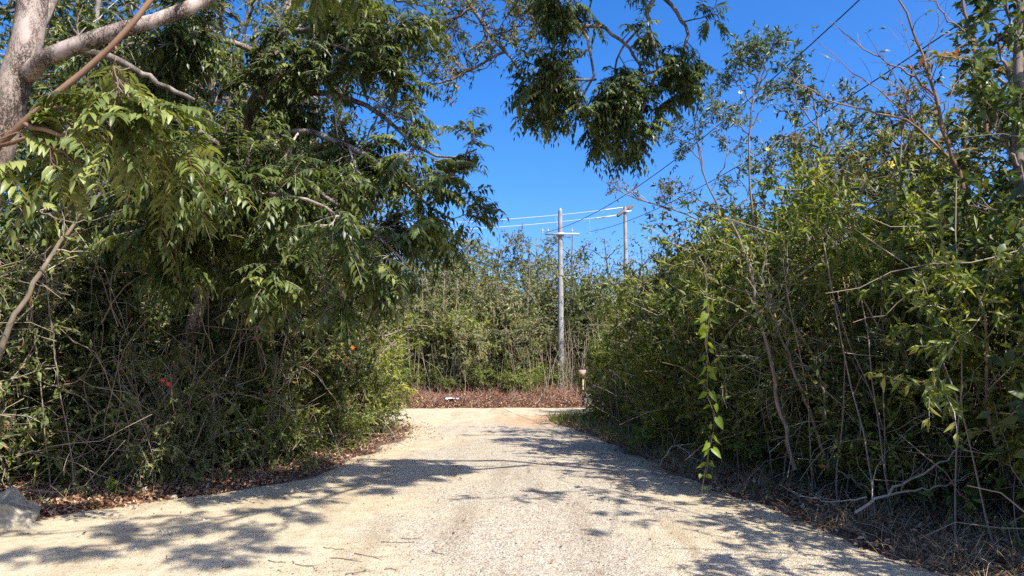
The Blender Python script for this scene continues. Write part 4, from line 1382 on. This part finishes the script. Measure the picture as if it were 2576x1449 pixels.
# ------------------------------------------------------------------ small things
# marker post
gy = gdepth(1022)
mb = at(1467, 1018, 25.3)
root = empty("marker_post", (mb[0], 25.3, 0))
tag(root, "small faded pink sign on a yellow and black post at the junction", "sign")
o0 = (mb[0], 25.3, 0)
m_post, nt, b = new_mat("yellow_black_paint")
tcn = nt.nodes.new("ShaderNodeTexCoord").outputs["Object"]
sx = nt.nodes.new("ShaderNodeSeparateXYZ")
nt.links.new(tcn, sx.inputs[0])
r = ramp(nt, [(.0, (.05, .045, .04)), (.47, (.07, .06, .05)), (.5, (.3, .25, .1)), (1, (.32, .27, .12))])
nt.links.new(sx.outputs["Z"], r.inputs[0])
nt.links.new(r.outputs[0], b.inputs["Base Color"])
g = Geo()
box(g, (mb[0], 25.3, .45), (.055, .055, 1.1))
g.build("post", m_post, root, False, o0)
g = Geo()
box(g, (mb[0] - .02, 25.25, 1.13), (.24, .02, .26))
g.build("sign_board", flat_mat("faded_pink_paint", (.42, .22, .19), .7), root, False, o0)


def rock(name, label, c, s, mat, seed, cat="rock", group=None, amp=.35, sub=4):
    """lumpy stone with facets"""
    import bmesh
    rng = np.random.default_rng(seed)
    bm = bmesh.new()
    bmesh.ops.create_icosphere(bm, subdivisions=sub, radius=1)
    v = np.array([q.co[:] for q in bm.verts])
    pl = nrm(rng.normal(size=(13, 3)))
    dd = .62 + .3 * rng.random(13)
    r = np.ones(len(v))
    for q, w in zip(pl, dd):
        c_ = v @ q
        r = np.minimum(r, np.where(c_ > .05, w / np.maximum(c_, .05), 9))
    v = v * r[:, None]
    nn = fbm(v[:, 0] * 2.2 + seed, v[:, 1] * 2.2 + v[:, 2] * 1.7, 4)
    v = v * (1 + amp * nn)[:, None] * np.array(s)
    for q, w in zip(bm.verts, v): q.co = w
    me = bpy.data.meshes.new(name)
    bm.to_mesh(me)
    bm.free()
    me.materials.append(mat)
    o = bpy.data.objects.new(name, me)
    o.location = c
    COL.objects.link(o)
    tag(o, label, cat, group)
    return o


m_rock, nt, b = new_mat("limestone")
tc = nt.nodes.new("ShaderNodeTexCoord").outputs["Object"]
a = noise_node(nt, tc, 7, 9, .7)
r = ramp(nt, [(.3, (.12, .105, .07)), (.5, (.3, .265, .19)), (.7, (.46, .42, .31))])
nt.links.new(a.outputs["Fac"], r.inputs[0])
nt.links.new(r.outputs[0], b.inputs["Base Color"])
bp = nt.nodes.new("ShaderNodeBump")
bp.inputs["Distance"].default_value = .03
nt.links.new(a.outputs["Fac"], bp.inputs["Height"])
nt.links.new(bp.outputs[0], b.inputs["Normal"])
b.inputs["Roughness"].default_value = .95
rc = at(10, 1300, 7.2)
rock("boulder", "large pale limestone boulder at the bottom left edge of the road", (rc[0] - .05, 7.3, .04), (.38, .3, .3), m_rock, 3, amp=.75, sub=5)
rc = at(1481, 1000, 25.8)
rock("boulder", "grey mossy stump-like rock beside the marker post", (rc[0], 25.8, .12), (.2, .2, .33), m_rock, 5, amp=.6)
for i, (px, py, s, lb) in enumerate(((200, 1291, .055, "white rounded stone at the edge of the leaf litter, nearest the boulder"), (437, 1246, .06, "white rounded stone on the road edge by the green weeds"),
                                     (560, 1215, .05, "pale stone at the road edge below the leaning tree"), (500, 1248, .05, "flat pale stone half buried at the left road edge"),
                                     (1890, 1268, .05, "pale stone lying below the straw at the right road edge"), (2100, 1360, .04, "small grey stone in the shade at the bottom right"),
                                     (1218, 1420, .03, "small dark stone on the road at the bottom centre"))):
    dgd = gdepth(py + 6)
    p = at(px, py, dgd)
    rock("stone", lb, (p[0], dgd, float(RZ(p[0], np.array(dgd))) + s * .25), (s, s * .8, s * .6), m_rock, 20 + i, "stone", "stones along the road edges", .3, 3)
dgd = gdepth(1215)
p = at(185, 1200, dgd)
rock("dark_rock", "black flat-topped stone lying in the leaf litter at the left", (p[0], dgd, .15), (.16, .1, .1), flat_mat("black_stone", (.012, .012, .013), .5), 41, "rock", None, .5, 3)
# white debris on the bank
p = at(1137, 1010, 26.6)
root = empty("paper_scrap", (p[0], 26.6, float(gh(p[0], np.array(26.6))) + .03))
tag(root, "white crumpled scrap lying on the red weeds beyond the junction", "litter")
g = Geo()
n = 9
X, Y = np.meshgrid(np.linspace(-.24, .24, n), np.linspace(-.15, .15, n))
Zs = .1 * RNG.random(X.shape)
v = np.stack([X + .03 * RNG.random(X.shape), Y, Zs], -1).reshape(-1, 3)
i = (np.arange(n - 1)[:, None] * n + np.arange(n - 1)[None]).ravel()
g.add(v, np.concatenate([np.stack([i, i + 1, i + n + 1], 1), np.stack([i, i + n + 1, i + n], 1)]))
g.build("sheet", flat_mat("white_plastic", (.5, .5, .49), .5), root)

# hanging vine with heart-shaped leaves
DV = 7.6
top = at(1775, 640, 8.4)
vp = [top, at(1778, 760, 8.0), at(1782, 850, DV), at(1785, 920, DV), at(1778, 985, DV), at(1786, 1060, DV), at(1780, 1120, DV), at(1777, 1190, DV), at(1775, 1245, DV)]
root = empty("hanging_vine", tuple(top))
tag(root, "bright green vine with curled heart-shaped leaves hanging free by the right thicket", "vine")
g = Geo()
VP = smooth_path(vp, 46)
VP[8:] += np.stack([.03 * np.sin(np.linspace(0, 11, 38)), .05 * np.sin(np.linspace(1, 7, 38)), 0 * np.linspace(0, 1, 38)], 1)
ph = np.linspace(0, 34, 46)
VP2 = VP + np.stack([np.cos(ph) * .018, np.sin(ph) * .018, 0 * ph], 1)
tubes(g, VP[None], np.full((1, 46), .0032), 5, .5)
tubes(g, VP2[None], np.full((1, 46), .0025), 5, .5)
g.build("stem", TW['brown'], root, True, tuple(top))
rngv = np.random.default_rng(9)
for k in range(30):
    t = min(.99, .28 + .71 * k / 29 + .02 * rngv.normal())
    p = VP[int(t * 45)]
    sg = 1 if k % 2 else -1
    d = np.array([[sg * (.15 + .6 * rngv.random()), .8 * rngv.normal(), -.9]])
    u = np.array([[-sg * .6 + .4 * rngv.normal(), -.9 + .3 * rngv.normal(), .4 + .3 * rngv.normal()]])
    g = Geo()
    tip = p + np.array([sg * .035, -.01, .012])
    tubes(g, np.stack([p, tip])[None], np.array([[.0025, .002]]), 3, .5)
    size = (.105 if t < .9 else .08) * (.6 + .7 * rngv.random())
    leaves(g, LTH, tip[None], d, u, size, .5 + .2 * rngv.random(), .2 + .5 * rngv.random())
    g.build("leaf", LM['vine'], root, False, tuple(top))

# arching yellow shoot
aw = [(85, 1180, 8.9), (95, 1155, 8.9), (112, 1138, 8.9), (135, 1130, 8.9), (158, 1134, 8.9), (175, 1146, 8.9), (188, 1168, 8.9), (192, 1185, 8.9)]
P = ats(*aw)
P[0][2] = .03
P[-1][2] = .03
root = empty("arching_shoot", tuple(P[0]))
tag(root, "thin yellow shoot arching over the leaf litter at the far left", "plant")
g = Geo()
limb(g, P, .009, .004, 20, 6)
g.build("stem", twig_mat("yellow_stem", [(0, (.4, .28, .06)), (1, (.5, .38, .1))]), root, True, tuple(P[0]))
g = Geo()
leaves(g, LT8, np.repeat(P[:1], 4, 0), np.array([[-.6, -.4, .25], [.5, -.5, .2], [-.2, -.8, .4], [.7, .1, .3]]), np.array([[0, 0, 1.]] * 4), .13, .55, .5)
g.build("leaf", LM['bright'], root, False, tuple(P[0]))


# young plants at the foot of the thickets
def seedling(label, px, py, h, n, size, seed, lm='bright'):
    d = gdepth(py)
    p = at(px, py, d)
    base = (p[0], d, float(RZ(p[0], np.array(d))))
    rng = np.random.default_rng(seed)
    root = empty("seedling", base)
    tag(root, label, "plant", "young plants at the left road edge")
    g, lg = Geo(), Geo()
    S = smooth_path([(0, 0, -.02), (.05 * rng.normal(), .03, h * .5), (.1 * rng.normal(), -.05, h)], 8)[None]
    tubes(g, S, np.linspace(.006, .002, 8)[None], 4)
    b1, r1 = spawn(rng, S, np.full((1, 8), .004), 5, .25, 1, h * .35, 1.0, .1, .15, 4)
    tubes(g, b1, r1, 3)
    twig_leaves(lg, rng, np.concatenate([b1]), r1, n, LT8, size, .5, -.35, .3)
    g.build("stem", TW['brown'], root)
    lg.build("leaf", LM[lm], root)


seedling("leafy green young plant at the foot of the leaning tree", 345, 1205, .42, 4, .15, 1, 'mid')
seedling("small green weed in the leaf litter near the boulder", 285, 1250, .22, 6, .08, 2)
seedling("bright low weed at the road edge left of the leafy young plant", 180, 1240, .2, 5, .07, 3)
seedling("bright green young plant at the left road edge beside the thin straight stem", 600, 1185, .4, 7, .09, 4)
seedling("pale green young plant with large leaves at the far left edge", 45, 1175, .6, 4, .14, 5)
seedling("young plant with drooping light leaves left of the straight stem", 500, 1195, .35, 4, .1, 6)
seedling("small bright plant at the road edge right of the straight stem", 780, 1195, .3, 5, .08, 7)
seedling("tall young plant with heart-like leaves in the dark of the left thicket", 400, 1195, .9, 4, .13, 8)
seedling("light-leaved young plant growing out of the left thicket, mid way", 640, 1178, 1.25, 3, .13, 9, 'vine')

# flowers
m_redf = flat_mat("red_petal", (.6, .02, .04), .5)
m_orf = flat_mat("orange_petal", (.7, .16, .02), .5)
m_yef = flat_mat("yellow_petal", (.7, .5, .03), .5)
for lb, px, py, d, s, mt in (("red flower left of its twin in the left thicket", 409, 957, 8.6, .032, m_redf), ("red flower right of its twin in the left thicket", 425, 966, 8.6, .032, m_redf),
                             ("orange flower at the right end of the left thicket", 888, 874, 11.2, .04, m_orf), ("orange dry blossom in the right thicket by the long stems", 1650, 849, 13, .05, m_orf),
                             ("yellow blossom on the slender trees, left of the pair", 1862, 232, 11, .04, m_yef), ("yellow blossom on the slender trees, right of the pair", 1930, 375, 11, .04, m_yef),
                             ("yellow blossom high in the right thicket", 2240, 415, 8.8, .06, m_yef)):
    c = at(px, py, d)
    root = empty("flower", tuple(c))
    tag(root, lb, "flower", "flowers in the thickets")
    g = Geo()
    a5 = np.arange(6) * 2 * math.pi / 6
    leaves(g, LT4, np.zeros((6, 3)), np.stack([np.cos(a5), -.3 + 0 * a5, np.sin(a5)], 1), np.array([[0, -1., .2]] * 6), s, .7, .5)
    g.build("petals", mt, root)
    g = Geo()
    tubes(g, np.array([[[0, 0, 0], [.03, .08, -.1], [.05, .3, -.3]]]), np.array([[.004, .003, .003]]), 4)
    g.build("stem", TW['brown'], root)

# fallen sticks on the road and dead branches at the right edge
m_stick = twig_mat("fallen_stick", [(0, (.05, .035, .025)), (1, (.12, .09, .07))])
sticks = [(1000, 1360, .3), (1040, 1352, .22), (870, 1400, .26), (930, 1392, .35), (840, 1375, .2), (985, 1424, .12), (575, 1418, .1), (700, 1405, .2), (760, 1412, .3), (1100, 1385, .2), (900, 1432, .25), (420, 1395, .14)]
lbs = ["at the bottom centre, topmost", "beside the topmost one", "left of centre by the bottom edge", "lying across its neighbours", "thin one at the upper left of the heap", "short curled one at the bottom centre",
       "short dark one at the bottom left", "long thin one in the heap", "crooked one in the middle of the heap", "right of the heap", "lowest of the heap", "on the sand at the bottom left"]
for (px, py, L), lb in zip(sticks, lbs):
    d = gdepth(py)
    p = at(px, py, d)
    a = RNG.random() * 6.28
    P0 = np.array([p[0], d, 0])
    a = RNG.normal(0, .5)
    q = np.array([P0 + np.array([math.cos(a) * L * t, math.sin(a) * L * t, 0]) + RNG.normal(0, .012, 3) for t in np.linspace(-.5, .5, 6)])
    q[:, 2] = RZ(q[:, 0], q[:, 1]) + .006
    side = smooth_path([q[3], q[3] + [math.cos(a + .6) * L * .2, math.sin(a + .6) * L * .2, .004], q[3] + [math.cos(a + .7) * L * .35, math.sin(a + .7) * L * .35, .0]], 5)
    side[:, 2] = RZ(side[:, 0], side[:, 1]) + .006
    g = Geo()
    tubes(g, q[None], np.linspace(.0035, .0015, 6)[None], 5)
    tubes(g, side[None], np.linspace(.0025, .001, 5)[None], 4)
    o0 = tuple(q[0])
    tag(g.build("fallen_twig", m_stick, None, False, o0), f"dark fallen twig on the pale road, {lb}", "twig", "fallen twigs on the road")

deads = [([(2150, 1290, 6.9), (2230, 1240, 7.0), (2330, 1190, 7.0), (2420, 1120, 7.0)], "long pale dead branch rising to the right over the straw", .014),
         ([(2060, 1150, 8.4), (2140, 1200, 8.0), (2200, 1250, 7.6)], "dead branch slanting down into the straw, left of the long pale one", .012),
         ([(2240, 1245, 6.9), (2330, 1225, 6.8), (2430, 1200, 6.8)], "lower dead branch lying to the right in the straw", .01),
         ([(2180, 1250, 7.3), (2100, 1262, 7.5), (2010, 1250, 7.8)], "thin dead branch lying along the straw towards the road", .008),
         ([(1660, 1170, 10.4), (1700, 1120, 10.3), (1760, 1160, 10.2)], "thin arched twig beside the hanging vine", .006)]
for pts, lb, r0 in deads:
    P = ats(*pts)
    root = empty("dead_branch", tuple(P[0]))
    tag(root, lb, "branch", "dead branches at the right road edge")
    g = Geo()
    Pp, rr = limb(g, P, r0, r0 * .5, 14, 6, .012, .06)
    b1, r1 = spawn(RNG, Pp, rr, 9, .1, 1, .35, .8, .1, .2, 5, .5)
    tubes(g, b1, np.maximum(r1, .002), 3)
    g.build("branch", TW['pale'], root, False, tuple(P[0]))

for o in list(SC.objects):
    if o.type == 'MESH' and "kind" not in o.keys() and o.parent is None and "label" not in o.keys():
        print("UNTAGGED", o.name)
